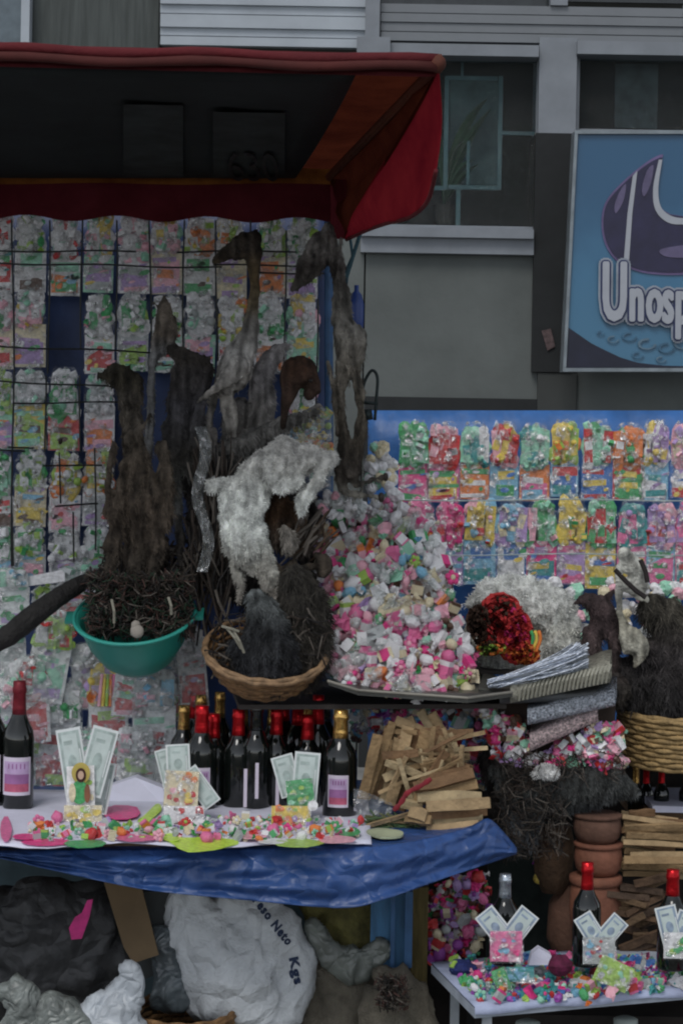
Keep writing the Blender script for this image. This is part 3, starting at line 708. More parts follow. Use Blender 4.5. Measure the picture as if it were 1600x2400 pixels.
# ================================================================== tables
TZ = 0.845
M_cloth = mat('white_cloth', (0.66, 0.67, 0.80), 0.7, var=0.06, scale=10, bump=0.3, bscale=25)
tbl = thing('main_table', (-0.3, 5.35, 0.08), 'long stall table covered in blue plastic with offerings and bottles on it', 'table')
M_wood = mat('old_wood', (0.16, 0.10, 0.055), 0.8, var=0.4, scale=8, stretch=(1, 6, 6))
g = MB(); a = onZ(-250, 1993, TZ-0.02); b = onZ(1128, 1935, TZ-0.02)
pts = [Vector((a.x, 5.03, TZ-0.03)), Vector((onZ(860, 1985, TZ).x, 5.03, TZ-0.03)), Vector((0.335, 5.22, TZ-0.03)), Vector((0.33, 5.95, TZ-0.03)), Vector((a.x-0.2, 5.95, TZ-0.03))]
g.prism(pts, (0, 0, 0.025)); g.build('table_top', M_wood, tbl)
for (x, y) in ((0.12, 5.50), (0.12, 5.88), (-0.95, 5.88), (-0.95, 5.25)):
    g = MB(); g.box((x, y, (TZ+0.08)/2-0.015), (0.02, 0.02, (TZ-0.03-0.08)/2)); g.build('leg', M_bpost, tbl)
g = MB(); pbox(g, 868, 2090, 964, 2268, 5.32, 0.02); g.build('side_panel', mat('blue_panel', (0.04, 0.13, 0.25), 0.6, var=0.3, scale=9, stretch=(6, 1, 1)), tbl)
g = MB(); pbox(g, 915, 2090, 925, 2268, 5.30, 0.015); pbox(g, 948, 2090, 966, 2268, 5.295, 0.02); g.build('panel_rib', M_bpost, tbl)
# blue plastic cover: top and draped front
cov = thing('plastic_cover', (0, 5.05, TZ), 'crumpled blue plastic sheet draped over the front edge of the main table', 'cover')
def crv(pts, x):
    for i in range(len(pts)-1):
        if pts[i][0] <= x <= pts[i+1][0]:
            t = (x-pts[i][0])/(pts[i+1][0]-pts[i][0]); t = t*t*(3-2*t) if 0 else t
            return pts[i][1]*(1-t)+pts[i+1][1]*t
    return pts[-1][1]
topc = smooth_curve([(-260, 1994), (0, 1991), (300, 1991), (600, 1989), (860, 1985), (1000, 1965), (1100, 1938), (1140, 1918), (1170, 1940), (1212, 1990)], 8, False)
botc = smooth_curve([(-260, 2000), (-100, 2004), (0, 2012), (150, 2046), (350, 2086), (600, 2112), (800, 2128), (900, 2108), (1060, 2052), (1150, 2022), (1213, 2000)], 8, False)
g = MB(); P = []; NX = 150; NY = 22
for j in range(NY+1):
    t = j/NY; row = []
    for i in range(NX+1):
        x = -258+(1210+258)*i/NX
        y0 = crv(topc, x); y1 = crv(botc, x); y = y0+(y1-y0)*t
        dep = 5.0-0.035*sin(min(1, t*2)*pi/2)
        fold = 0.030*noise.noise(Vector((x*0.006-t*1.2, t*4.5+x*0.0035, 1.3)))*min(1, t*3)+0.008*noise.noise(Vector((x*0.018, t*6+x*0.01, 4.2)))*min(1, t*4)
        dep += fold
        if x > 860: dep += (x-860)/350*0.22
        row.append(W(x, y, dep))
    P.append(row)
g.grid(P)
M_cov = mat('blue_plastic_sheet', (0.028, 0.075, 0.23), 0.40, var=0.35, scale=6, bump=0.25, bscale=40, spec=0.5, crease=10)
g.build('drape', M_cov, cov, smooth=True, thick=0.0015)
g = MB(); P = []
for j in range(9):
    row = []
    for i in range(71):
        x = -258+(1140+258)*i/70
        f = P0 = W(x, crv(topc, x), 5.0+(max(0, x-860)/350*0.22))
        q = f.copy(); q.y = f.y+(5.94-f.y)*j/8; q.z = TZ+0.002+(f.z-TZ-0.002)*(1-j/8)**6+0.002*noise.noise(Vector((i*.5, j, 0)))
        row.append(q)
    P.append(row)
g.grid(P); g.build('top_sheet', M_cov, cov, smooth=True)

# white cloths / papers on the table
g = MB(); P = []
for j in range(11):
    row = []
    for i in range(61):
        x = -240+(870+240)*i/60
        fy = 1990+(6*sin(x*0.016) if x > 0 else 0)+(0 if x < 640 else -0.04*(x-640))
        f = onZ(x, fy, TZ); f.y = min(f.y, 5.06)
        q = Vector((f.x, f.y+(5.66-f.y)*j/10, TZ+0.008+0.003*noise.noise(Vector((i*0.4, j*0.7, 2)))))
        if x > 700: q.x -= 0.0*j
        row.append(q)
    P.append(row)
g.grid(P); tag(g.build('table_cloth', M_cloth, smooth=True, thick=0.002, origin=(0, 5.3, TZ)), 'white paper cloth spread under the offerings on the main table', 'tablecloth')
# bright paper sheets
def paper(pts, c, label, z=TZ+0.012, name='coloured_paper'):
    g = MB(); P = [onZ(x, y, z) for x, y in pts]; cc = sum(P, Vector())/len(P)
    g.prism([p_+Vector((0, 0, 0.004*noise.noise(p_*20))) for p_ in P], (0, 0, 0.0012))
    return tag(g.build(name, CM(c), origin=cc), label, 'paper', 'coloured papers on the main table')
PAL['neon'] = (0.55, 0.80, 0.08); TN['neon'] = 'neon'
paper(smooth_curve([(365, 1950), (430, 1962), (520, 1966), (560, 1974), (520, 1988), (440, 1996), (400, 1975)], 4), 'neon', 'neon yellow green paper ribbon lying near the front edge of the cloth')
paper(smooth_curve([(320, 1940), (345, 1905), (370, 1885), (378, 1900), (350, 1935), (420, 1962), (400, 1972)], 4), 'neon', 'neon green curled ribbon end beside the second banknote fan', z=TZ+0.014)
for i, (x, y, a, b, c) in enumerate(((110, 1975, 60, 8, 'hotpink'), (15, 1945, 14, 30, 'pink'), (285, 1905, 45, 18, 'hotpink'), (320, 1965, 50, 8, 'pink'), (60, 1962, 30, 7, 'hotpink'), (200, 1978, 50, 8, 'green'), (700, 1976, 60, 10, 'lime'), (790, 1968, 45, 9, 'lpink'), (640, 1972, 35, 6, 'white'), (590, 1958, 40, 8, 'lpink'), (815, 1950, 30, 9, 'green'), (480, 1948, 36, 8, 'lilac'))):
    paper([(x+a*cos(t*pi/5), y+b*sin(t*pi/5)) for t in range(10)], c, f"{TN[c]} paper petal scrap lying on the white cloth, {ORD[i]} one counted along the cloth", z=TZ+0.0125+0.0007*i)
# white paper cone / folded packet
g = MB(); A = onZ(232, 1895, TZ+0.01); B = onZ(388, 1893, TZ+0.01)
pts = [W(232, 1892, 5.50), W(388, 1893, 5.50), W(384, 1848, 5.53), W(318, 1822, 5.56), W(240, 1848, 5.53)]
g.prism(pts, (0, 0.05, 0))
k0 = len(g.v); 
tag(g.build('folded_paper', M_cloth, origin=W(310, 1893, 5.50)), 'white folded paper standing like a little house between the first two offerings', 'paper')

# ================================================================== shelf
shf = thing('display_shelf', W(850, 1650, 5.55), 'dark wooden shelf board above the bottles carrying the wicker basket and sweet heap', 'shelf')
g = MB(); g.prism([W(560, 1652, 5.42), W(1186, 1650, 5.42), Vector((0.45, 5.9, W(900, 1652, 5.42).z)), Vector((-0.3, 5.9, W(900, 1652, 5.42).z))], (0, 0, -0.012))
g.build('board', mat('shelf_wood', (0.05, 0.042, 0.038), 0.8, var=0.3, scale=8), shf)
for x in (590, 1150):
    g = MB(); p = W(x, 1655, 5.86); g.box((p.x, p.y, (p.z+TZ)/2), (0.008, 0.008, (p.z-TZ)/2-0.006)); g.build('bracket', M_bpost, shf)

# ================================================================== bottles
M_btl = mat('bottle_glass', (0.006, 0.008, 0.007), 0.08, var=0.1, spec=0.7)
M_rfoil = mat('red_foil', (0.50, 0.01, 0.015), 0.28, metal=0.65, var=0.3, scale=60, bump=0.3, bscale=60)
M_rdull = mat('dull_red_foil', (0.16, 0.012, 0.02), 0.45, metal=0.3, var=0.3, scale=60)
M_gfoil = mat('gold_foil', (0.62, 0.38, 0.12), 0.25, metal=0.85, var=0.3, scale=60, bump=0.3, bscale=60)
M_sfoil = mat('silver_foil', (0.45, 0.50, 0.56), 0.25, metal=0.8, var=0.3, scale=60, bump=0.3, bscale=60)
M_lab = mat('label_paper', (0.62, 0.56, 0.66), 0.7, var=0.06)
M_labp = mat('label_purple', (0.28, 0.12, 0.28), 0.7, var=0.2, scale=30); M_labr = mat('label_rose', (0.45, 0.10, 0.17), 0.7, var=0.3, scale=40)
M_labl = mat('label_lilac', (0.46, 0.33, 0.52), 0.7, var=0.2, scale=30)
def make_bottle(loc, h, foil, label, group, lab=None, r=None, laba=0.0):
    t = thing('bottle', loc, label, 'bottle', group); s = h/0.30; r = r or 0.0435*s
    loc = Vector(loc)
    g = MB(); g.lathe(loc, [(r*0.9, 0), (r, 0.006*s), (r, 0.165*s), (r*0.93, 0.185*s), (r*0.62, 0.208*s), (r*0.42, 0.228*s), (r*0.38, 0.26*s), (r*0.37, 0.298*s)], 24)
    g.build('body', M_btl, t, smooth=True)
    g = MB(); g.lathe(loc, [(r*0.47, 0.222*s), (r*0.44, 0.24*s), (r*0.41, 0.272*s), (r*0.46, 0.275*s), (r*0.46, 0.285*s), (r*0.42, 0.29*s), (r*0.42, 0.302*s), (r*0.2, 0.303*s)], 18)
    g.build('neck_foil', foil, t, smooth=True)
    if lab is not None:
        g = MB(); n_ = 16; a0, a1 = laba-pi/2-lab, laba-pi/2+lab; zs = [0.035, 0.043, 0.062, 0.085, 0.115, 0.125]; ms = [0, 2, 1, 3, 0]
        P = [[loc+Vector((cos(a0+(a1-a0)*i/n_)*(r+0.0012), sin(a0+(a1-a0)*i/n_)*(r+0.0012), z*s)) for i in range(n_+1)] for z in zs]
        g.grid(P, lambda i, j: ms[i] if 0 < j < n_-1 else 0)
        lb = g.build('label', [M_lab, M_labp, M_labr, M_labl], t, smooth=True)
        g = MB()
        for q in range(5):
            aa = laba-pi/2-lab*0.5+q*lab*0.25; z = 0.098*s
            v = [loc+Vector((cos(a)*(r+0.0022), sin(a)*(r+0.0022), z+dz)) for a, dz in ((aa, 0), (aa+0.07, 0), (aa+0.07, 0.012*s), (aa, 0.012*s))]
            g.quad(*v)
        g.build('label_print', M_labp, t)
    return t
GB = 'dark wine bottles crowded on the main table'
make_bottle(onZ(42, 1893, TZ+0.008), 0.318, M_rdull, 'tall dark bottle with dull red neck and pinkish label, far left of main table', GB, lab=1.0, r=0.039)
make_bottle(onZ(-22, 1885, TZ+0.008), 0.315, M_rdull, 'dark red-necked bottle mostly cut off by the left edge of the photo', GB, lab=0.8, r=0.039)
make_bottle(onZ(795, 1915, TZ+0.002), 0.268, M_gfoil, 'dark gold-necked bottle with purple label nearest the palo santo sticks', GB, lab=0.62, r=0.043, laba=-0.12)
make_bottle(onZ(742, 1888, TZ+0.002), 0.285, M_rfoil, 'dark bottle with red cap just behind the front gold-necked one', GB, r=0.036)
make_bottle(onZ(470, 1893, TZ+0.008), 0.258, M_rfoil, 'dark bottle with pale purple label half hidden behind the middle banknotes', GB, lab=0.55, r=0.040, laba=0.1)
prs = [(428, 1868, 'g', .240, 'left end of the crowd, cap lowest'), (452, 1850, 'r', .258, 'behind the lowest gold cap on the left'), (468, 1862, 'g', .262, 'with tall gold cap beside the red one at left'),
       (512, 1852, 'g', .262, 'gold cap nearest the left end of the wicker basket'), (498, 1888, 'r', .235, 'short one right of the labelled bottle'), (556, 1893, 'r', .250, 'front row, red cap left of the wide black one'),
       (566, 1868, 'g', .256, 'gold cap under the middle of the wicker basket'), (598, 1895, 'k', .270, 'front row, plain black with white label edge'), (645, 1890, 'r', .250, 'front row, bright red cap behind the right banknotes'),
       (636, 1866, 'g', .252, 'gold cap just behind the bright red one'), (662, 1860, 'r', .262, 'thin red cap under the right end of the basket'), (695, 1872, 'r', .262, 'long bright red neck near the right banknotes'),
       (718, 1866, 'g', .272, 'slim gold neck beside the long red one'), (718, 1893, 'r', .237, 'short red cap in front of the slim gold neck'), (757, 1868, 'k', .270, 'green dark one behind the red-capped bottle')]
protos = {}
for i, (x, y, f, h, where) in enumerate(prs):
    fo = {'r': M_rfoil, 'g': M_gfoil, 'k': M_btl}[f]
    lb = f"{dict(r='red', g='gold', k='black')[f]}-necked bottle, {where}"
    loc = onZ(x, y, TZ+0.003); key = f
    if key not in protos: protos[key] = (make_bottle(loc, h, fo, lb, GB), h)
    else:
        b = dup(protos[key][0], loc, lb); s = h/protos[key][1]; b.scale = (1, 1, s)
for x in (576, 600, 652):
    pass
g = MB()
for (x, a, b) in ((575, 1802, 1892), (602, 1788, 1872), (650, 1815, 1890)):
    g = MB(); pbox(g, x-4, a, x+4, b, 5.385 if x != 602 else 5.39, 0.001)
    tag(g.build('paper_strip', M_lab, origin=W(x, b, 5.385)), {575: 'narrow white paper strip leaning on the bottles, the left of three', 602: 'narrow white paper strip leaning on the bottles, the middle of three', 650: 'narrow white paper strip leaning on the bottles, beside the right banknotes'}[x], 'paper strip', 'white strips against the bottles')

# ================================================================== offerings with banknotes
M_note = mat('note_paper', (0.50, 0.58, 0.56), 0.75, var=0.1, scale=40); M_notei = mat('note_ink', (0.36, 0.44, 0.42), 0.75, var=0.3, scale=50); M_notew = mat('note_border', (0.66, 0.70, 0.70), 0.75, var=0.05)
M_noteb = mat('note_ink_blue', (0.26, 0.33, 0.42), 0.75, var=0.3, scale=50)
def banknote(par, cx, cy, w_, h_, ang, D, ink=None):
    g = MB(); th = radians(ang); C = W(cx, cy, D); k = D/F; ux = Vector((cos(th), 0, sin(th))); uz = Vector((-sin(th), 0.12, cos(th)))
    def L(x, y, d): return C+ux*(x*k)+uz*(y*k)+Vector((0, -d, 0))
    def R(x0, y0, x1, y1, d, mi): g.prism([L(x0, y0, d), L(x1, y0, d), L(x1, y1, d), L(x0, y1, d)], (0, 0.0006, 0), mi)
    a, b = w_/2, h_/2
    R(-a, -b, a, b, 0, 0); R(-a*0.84, -b*0.92, a*0.84, b*0.92, 0.0010, 1); R(-a*0.62, -b*0.84, a*0.62, b*0.84, 0.0018, 2)
    pts = [L(a*0.36*cos(q*pi/6), b*0.27*sin(q*pi/6), 0.0026) for q in range(12)]; g.prism(pts, (0, 0.0006, 0), 1)
    pts = [L(a*0.2*cos(q*pi/5), b*0.15*sin(q*pi/5)+b*0.04, 0.0034) for q in range(10)]; g.prism(pts, (0, 0.0006, 0), 2 if w_ < 0 else 1)
    R(-a*0.5, b*0.55, a*0.2, b*0.66, 0.0026, 1); R(-a*0.3, -b*0.68, a*0.5, -b*0.55, 0.0026, 1); R(a*0.66, -b*0.4, a*0.76, b*0.4, 0.0026, 0)
    return g.build('banknote', [M_notew, ink or M_notei, M_note], par)
def sachet(par, name, cx, cy, w_, h_, ang, D, base, cs, seed, film=True):
    rnd = random.Random(seed); g = MB(); th = radians(ang); C = W(cx, cy, D); k = D/F; ux = Vector((cos(th), 0, sin(th))); uz = Vector((-sin(th), 0.1, cos(th)))
    def L(x, y, d): return C+ux*(x*k)+uz*(y*k)+Vector((0, -d, 0))
    a, b = w_/2, h_/2
    g.prism([L(-a, -b, 0), L(a, -b, 0), L(a*0.96, b, 0), L(-a, b*0.96, 0)], (0, 0.002, 0))
    for i in range(14):
        x = rnd.uniform(-a*.75, a*.75); y = rnd.uniform(-b*.8, b*.8); r = rnd.uniform(0.1, 0.28)*a
        g.prism([L(x+r*cos(q*pi/4)*rnd.uniform(.7, 1.2), y+r*sin(q*pi/4)*rnd.uniform(.5, 1), 0.001+0.0003*i) for q in range(8)], (0, 0.0006, 0), rnd.randint(1, len(cs)))
    o = g.build(name, [CM(base)]+[CM(c) for c in cs], par)
    if film:
        g = MB(); g.grid([[L(-a*1.05+2.1*a*i/6, -b*1.05+2.1*b*j/8, 0.010+rnd.uniform(-.003, .003)) for i in range(7)] for j in range(9)]); g.build('film', FILM, par)
    return o
def disc(par, name, cx, cy, rx, ry, D, m, d=0.0):
    g = MB(); g.prism([W(cx+rx*cos(q*pi/9), cy+ry*sin(q*pi/9), D-d) for q in range(18)], (0, 0.0012, 0)); return g.build(name, m, par)
o1 = thing('offering_packet', onZ(200, 1935, TZ+.01), 'fanned banknotes behind a small saint picture in green robe', 'offering', 'offering packets with banknotes')
banknote(o1, 172, 1790, 58, 165, 11, 5.27); banknote(o1, 228, 1785, 62, 160, -14, 5.26); banknote(o1, 232, 1845, 60, 120, -10, 5.28)
sachet(o1, 'sachet', 195, 1925, 90, 75, 0, 5.21, 'cream', ['white', 'lime', 'brown', 'yellow'], 5)
sachet(o1, 'picture_card', 190, 1850, 66, 110, 2, 5.24, 'white', ['cream', 'lime'], 6, False)
disc(o1, 'halo', 190, 1812, 22, 25, 5.24, mat('halo_gold', (0.50, 0.40, 0.10), 0.6), 0.009)
disc(o1, 'hair', 190, 1817, 12, 17, 5.24, mat('hair_brown', (0.06, 0.02, 0.015), 0.7), 0.012)
disc(o1, 'face', 190, 1817, 7, 10, 5.24, mat('face_print', (0.55, 0.38, 0.28), 0.7), 0.015)
disc(o1, 'robe', 187, 1857, 20, 28, 5.24, CM('green'), 0.010); disc(o1, 'sleeve', 170, 1858, 8, 22, 5.24, CM('cream'), 0.012); disc(o1, 'sleeve', 205, 1860, 7, 22, 5.24, mat('robe_brown', (0.22, 0.09, 0.05), 0.7), 0.012)
o2 = thing('offering_packet', onZ(430, 1930, TZ+.01), 'offering packet with orange flower picture and three banknotes, middle of the main table', 'offering', 'offering packets with banknotes')
banknote(o2, 418, 1790, 56, 90, 4, 5.27); banknote(o2, 392, 1800, 40, 90, 16, 5.29); banknote(o2, 470, 1845, 44, 100, 38, 5.26)
sachet(o2, 'picture_card', 426, 1850, 80, 86, -3, 5.24, 'cream', ['orange', 'yellow', 'orange', 'red', 'lpink'], 7)
sachet(o2, 'sachet', 432, 1920, 96, 62, 0, 5.20, 'white', ['mint', 'green', 'red', 'brown', 'white'], 8)
o3 = thing('offering_packet', onZ(690, 1930, TZ+.01), 'offering packet with green leaf print and yellow sachet before the two banknotes near the bottles', 'offering', 'offering packets with banknotes')
banknote(o3, 672, 1818, 52, 96, 17, 5.30); banknote(o3, 716, 1828, 60, 128, -4, 5.27)
sachet(o3, 'leaf_card', 704, 1864, 64, 74, 6, 5.25, 'green', ['lime', 'green', 'mint', 'green'], 9)
sachet(o3, 'sachet', 682, 1915, 92, 52, 0, 5.22, 'yellow', ['lime', 'yellow', 'orange', 'lime'], 10)
disc(o3, 'shell_piece', 733, 1888, 12, 12, 5.23, CM('white'), 0.01)

# ================================================================== loose sweets
sweet_cache = {}
def loose_sweet(p, kind, c, c2, r, rnd, label, group, name=None):
    key = (kind, c, c2, rnd.randrange(2))
    if key not in sweet_cache:
        g = MB(); sweet_shape(g, kind, Vector((0, 0, 0)), 1.0, Matrix.Identity(3), random.Random(hash(key) % 1000 if 0 else len(sweet_cache)), 0, 1)
        me = g.build('tmp', [CM(c), CM(c2)], smooth=(kind in (2, 3, 4))); sweet_cache[key] = me.data; bpy.data.objects.remove(me)
    o = bpy.data.objects.new(name or {0: 'wrapped_sweet', 1: 'sweet_packet', 2: 'ball_sweet', 3: 'meringue', 4: 'sugar_rose', 5: 'paper_scrap'}[kind], sweet_cache[key]); COL.objects.link(o)
    o.location = p; o.scale = (r, r, r); o.rotation_euler = (rnd.uniform(-.9, .9), rnd.uniform(-pi, pi), rnd.uniform(-.9, .9))
    CAT = {0: 'sweet', 1: 'sweet', 2: 'sweet', 3: 'sweet', 4: 'sweet', 5: 'paper scrap'}
    tag(o, label, CAT[kind], group); return o
KN = {0: 'twist-wrapped sweet', 1: 'small packed sweet', 2: 'round sweet', 3: 'lumpy sweet', 4: 'flower-shaped sweet', 5: 'crumpled scrap'}
WSET = ['white']*8+['cream', 'cream', 'lpink', 'lpink', 'lpink', 'grey', 'grey', 'mint', 'sky', 'pink', 'pink', 'hotpink', 'lime', 'brown', 'mint']
PSET = ['white', 'white', 'white', 'cream', 'hotpink', 'pink', 'pink', 'lpink', 'lpink', 'lpink', 'white', 'white', 'pink', 'cream', 'orange', 'lilac', 'grey', 'green', 'lpink']
def pal_at(x, y, pal):
    if pal is not wp: return pal
    v = noise.noise(Vector((x*0.012, y*0.012, 3.3)))+max(0, (y-1540)/90)*.4-max(0, 1-abs(y-1430)/110)*.35+(0.25 if x < 800 else 0)
    return PSET if v > 0.02 else WSET
def scatter(items, seed, fpos, region, bbox, n, size, wpal, where, group, kinds=(0, 1, 2, 3, 4, 5), mind=18, lift=0.0):
    rnd = random.Random(seed); pts = []; tries = 0
    while len(pts) < n and tries < n*60:
        tries += 1; x = rnd.uniform(bbox[0], bbox[2]); y = rnd.uniform(bbox[1], bbox[3])
        if not inpoly(x, y, region): continue
        if any((x-a)**2+(y-b)**2 < mind*mind for a, b in pts): continue
        pts.append((x, y))
        kind = rnd.choice(kinds); c = rnd.choice(pal_at(x, y, wpal)); c2 = rnd.choice(pal_at(x, y, wpal))
        vx = (x-bbox[0])/(bbox[2]-bbox[0]); vy = (y-bbox[1])/(bbox[3]-bbox[1])
        zone = ('' if bbox[3]-bbox[1] < 120 else ('top ', 'upper ', 'middle ', 'lower ', 'bottom ')[min(4, int(vy*5))])+('left', 'centre left', 'centre', 'centre right', 'right')[min(4, int(vx*5))]
        loose_sweet(fpos(x, y, rnd), kind, c, c2, size*rnd.uniform(0.75, 1.3), rnd, f"{TN[c]} {KN[kind]}, {zone}, {where}", group+f", {TN[c]} {KN[kind]}s, {zone}")
    return pts
def stuffheap(name, seed, fpos, region, bbox, n, size, wpal, label, cat='sweets', kinds=(0, 1, 1, 3, 5, 5, 4)):
    rnd = random.Random(seed); g = MB(); m = 0; cols_ = sorted(set(wpal) | (set(WSET+PSET) if wpal is wp else set())); n0 = 0
    while m < n:
        x = rnd.uniform(bbox[0], bbox[2]); y = rnd.uniform(bbox[1], bbox[3])
        if not inpoly(x, y, region): continue
        m += 1; pp = pal_at(x, y, wpal); c = rnd.choice(pp)
        sweet_shape(g, rnd.choice(kinds), fpos(x, y, rnd), size*rnd.uniform(0.7, 1.25), rotm(rnd), rnd, cols_.index(c), cols_.index(rnd.choice(pp)))
    o = g.build(name, [CM(c) for c in cols_], origin=fpos(sum(p[0] for p in region)/len(region), max(p[1] for p in region), rnd), kind='stuff')
    o['label'] = label; o['category'] = cat; return o

def rpts(seed, region, bbox, n):
    rnd = random.Random(seed); out = []
    while len(out) < n:
        x = rnd.uniform(bbox[0], bbox[2]); y = rnd.uniform(bbox[1], bbox[3])
        if inpoly(x, y, region): out.append((x, y))
    return out
def film_scraps(seed, pts, size, label):
    rnd = random.Random(seed); g = MB()
    for p in pts:
        Rm = rotm(rnd, 1.2); k0 = len(g.v); r = size*rnd.uniform(.5, 1.3)
        for i in range(4):
            for j in range(4): g.v.append(p+Rm @ Vector(((i-1.5)*r*.6+rnd.uniform(-.2, .2)*r, rnd.uniform(-.35, .35)*r, (j-1.5)*r*.5+rnd.uniform(-.2, .2)*r)))
        for i in range(3):
            for j in range(3): g.face((k0+i*4+j, k0+i*4+j+1, k0+i*4+j+5, k0+i*4+j+4))
    o = g.build('wrapper_scraps', FILMW, origin=pts[0], kind='stuff'); o['label'] = label; o['category'] = 'wrappers'; return o
tray = thing('tray', W(950, 1635, 5.36), 'flat dark tray under the front edge of the heap of pink and white sweets', 'tray')
g = MB(); g.prism([W(770, 1598, 5.34), W(840, 1622, 5.30), W(1095, 1640, 5.30), W(1200, 1626, 5.36), Vector((0.42, 5.80, W(1000, 1640, 5.3).z+0.015)), Vector((-0.05, 5.8, W(1000, 1640, 5.3).z+0.015))], (0, 0, -0.008))
g.build('tray_base', mat('tray_metal', (0.10, 0.10, 0.09), 0.4, metal=0.5), tray)
g = MB(); g.tube([W(768, 1596, 5.335), W(840, 1618, 5.295), W(1095, 1636, 5.295), W(1200, 1622, 5.355)], 0.004, 8); g.build('tray_rim', mat('tray_edge', (0.22, 0.21, 0.18), 0.5, metal=0.3), tray)
pile = [(748, 1300), (755, 1240), (800, 1205), (845, 1200), (905, 1160), (945, 1185), (1015, 1225), (1030, 1280), (1060, 1350), (1066, 1440), (1095, 1520), (1115, 1570), (1090, 1630), (960, 1625), (830, 1612), (775, 1575), (765, 1500), (770, 1420), (752, 1360)]
def fp(x, y, rnd, back=0.0):
    t = (1630-y)/470.0
    return W(x, y, 5.36+0.42*t+back+rnd.uniform(-0.01, 0.015)+0.08*abs((x-930)/180)**2)
wp = ['white']*6+['hotpink']*3+['pink']*4+['lpink']*4+['cream', 'mint', 'green', 'sky', 'grey', 'orange', 'lilac', 'red', 'yellow', 'lime', 'brown', 'grey']
stuffheap('sweet_heap', 1, lambda x, y, r: fp(x, y, r, 0.03), pile, (740, 1150, 1120, 1640), 1100, 0.017, wp, 'mass of small sweets filling the big heap beside the wicker basket', kinds=(1, 5, 5, 0, 3, 4, 0))
film_scraps(2, [fp(x_, y_, random.Random(1), -0.03) for x_, y_ in rpts(9, pile, (740, 1150, 1120, 1640), 75)], 0.024, 'shiny clear wrapper scraps lying over the big heap of sweets')
scatter(None, 2, lambda x, y, r: fp(x, y, r, -0.012), pile, (740, 1150, 1120, 1640), 175, 0.0215, wp, 'big heap above the tray', 'sweets on the big heap', kinds=(0, 0, 1, 1, 3, 4, 5, 5, 5), mind=22)
g = MB(); P = [[fp(x, y, random.Random(1), 0.055) for x in range(745, 1125, 24)] for y in range(1180, 1636, 24)]
g = MB()
pts2 = [fp(x, y, random.Random(1), 0.05) for x, y in pile]; g.prism(pts2, (0, 0.02, 0)); 
o = g.build('heap_backing', mat('backing_card', (0.12, 0.09, 0.08), 0.9), origin=W(930, 1630, 5.5)); tag(o, 'dark sloping board holding up the heap of sweets', 'board')
# white wool lumps above the pile
def lumps(name, label, cat, seed, region, bbox, n, size, D, c='white', sp=0.02, pal=None):
    return stuffheap(name, seed, lambda x, y, r: W(x, y, D+r.uniform(-sp, sp)), region, bbox, n, size, pal or [c], label, cat, kinds=(3, 3, 2))
lumps('meringue_heap', 'white lumpy meringues stacked behind the dangling grey dried animal', 'sweets', 4, [(860, 1035), (900, 1050), (930, 1090), (922, 1150), (935, 1185), (880, 1190), (865, 1130)], (855, 1030, 940, 1195), 45, 0.019, 5.78, pal=['white', 'white', 'white', 'mint', 'grey', 'cream'])
lumps('meringue_heap', 'pinkish white meringues at the top left of the sweet heap', 'sweets', 5, [(735, 1170), (790, 1150), (850, 1165), (860, 1195), (840, 1215), (770, 1210)], (730, 1150, 865, 1220), 30, 0.015, 5.62, pal=['white', 'white', 'lpink', 'grey'])
lumps('meringue_heap', 'row of pale meringues under the bags of the right stall', 'sweets', 6, [(1290, 1370), (1420, 1360), (1600, 1362), (1800, 1362), (1800, 1500), (1350, 1500), (1285, 1430)], (1280, 1355, 1800, 1500), 170, 0.022, 6.6, pal=['white', 'white', 'white', 'lpink', 'mint', 'cream', 'grey'])
# sweets under the tray
r2 = [(820, 1640), (1150, 1655), (1210, 1700), (1220, 1760), (1160, 1860), (1060, 1800), (1000, 1720), (830, 1740)]
wp2 = ['hotpink', 'pink', 'white', 'white', 'lpink', 'mint', 'sky', 'red', 'purple', 'lilac', 'cream', 'grey']
stuffheap('sweet_heap', 12, lambda x, y, r: W(x, y, 5.78+r.uniform(-.02, .02)), r2, (820, 1640, 1225, 1865), 330, 0.016, wp2+['brown', 'brown'], 'mass of pink and white sweets in the gap below the tray')
scatter(None, 13, lambda x, y, r: W(x, y, 5.73), [(1075, 1650), (1150, 1655), (1215, 1720), (1215, 1760), (1100, 1770), (1080, 1700)], (1070, 1645, 1220, 1775), 26, 0.019, wp2, 'in the heap below the silver cloth stack', 'sweets below the tray', mind=18)
r3 = [(1310, 1735), (1400, 1700), (1460, 1710), (1465, 1790), (1420, 1800), (1320, 1790)]
stuffheap('sweet_heap', 14, lambda x, y, r: W(x, y, 5.85+r.uniform(-.02, .02)), r3, (1300, 1690, 1470, 1805), 110, 0.017, wp2, 'small mass of pink and white sweets left of the lower right wicker basket')
scatter(None, 15, lambda x, y, r: W(x, y, 5.80), r3, (1300, 1690, 1470, 1805), 20, 0.018, ['pink', 'white', 'white', 'lilac', 'purple', 'lpink'], 'beside the wicker basket on the right', 'sweets by the right basket', mind=19)
r4 = [(985, 2110), (1060, 2060), (1130, 2050), (1150, 2150), (1120, 2235), (1000, 2250), (985, 2180)]
stuffheap('sweet_heap', 16, lambda x, y, r: W(x, y, 5.48+r.uniform(-.03, .03)), r4, (980, 2045, 1155, 2255), 200, 0.016, ['pink', 'hotpink', 'purple', 'brown', 'brown', 'lilac', 'grey', 'green', 'red', 'cream', 'white'], 'dim heap of purple and pink wrapped sweets under the blue plastic corner')
scatter(None, 17, lambda x, y, r: W(x, y, 5.42), r4, (980, 2045, 1155, 2255), 26, 0.016, ['pink', 'hotpink', 'purple', 'grey', 'red', 'cream', 'lilac'], 'in the dim heap under the blue plastic corner', 'sweets under the plastic corner', mind=20)
r5 = [(1255, 2015), (1320, 2010), (1322, 2060), (1300, 2080), (1262, 2060)]
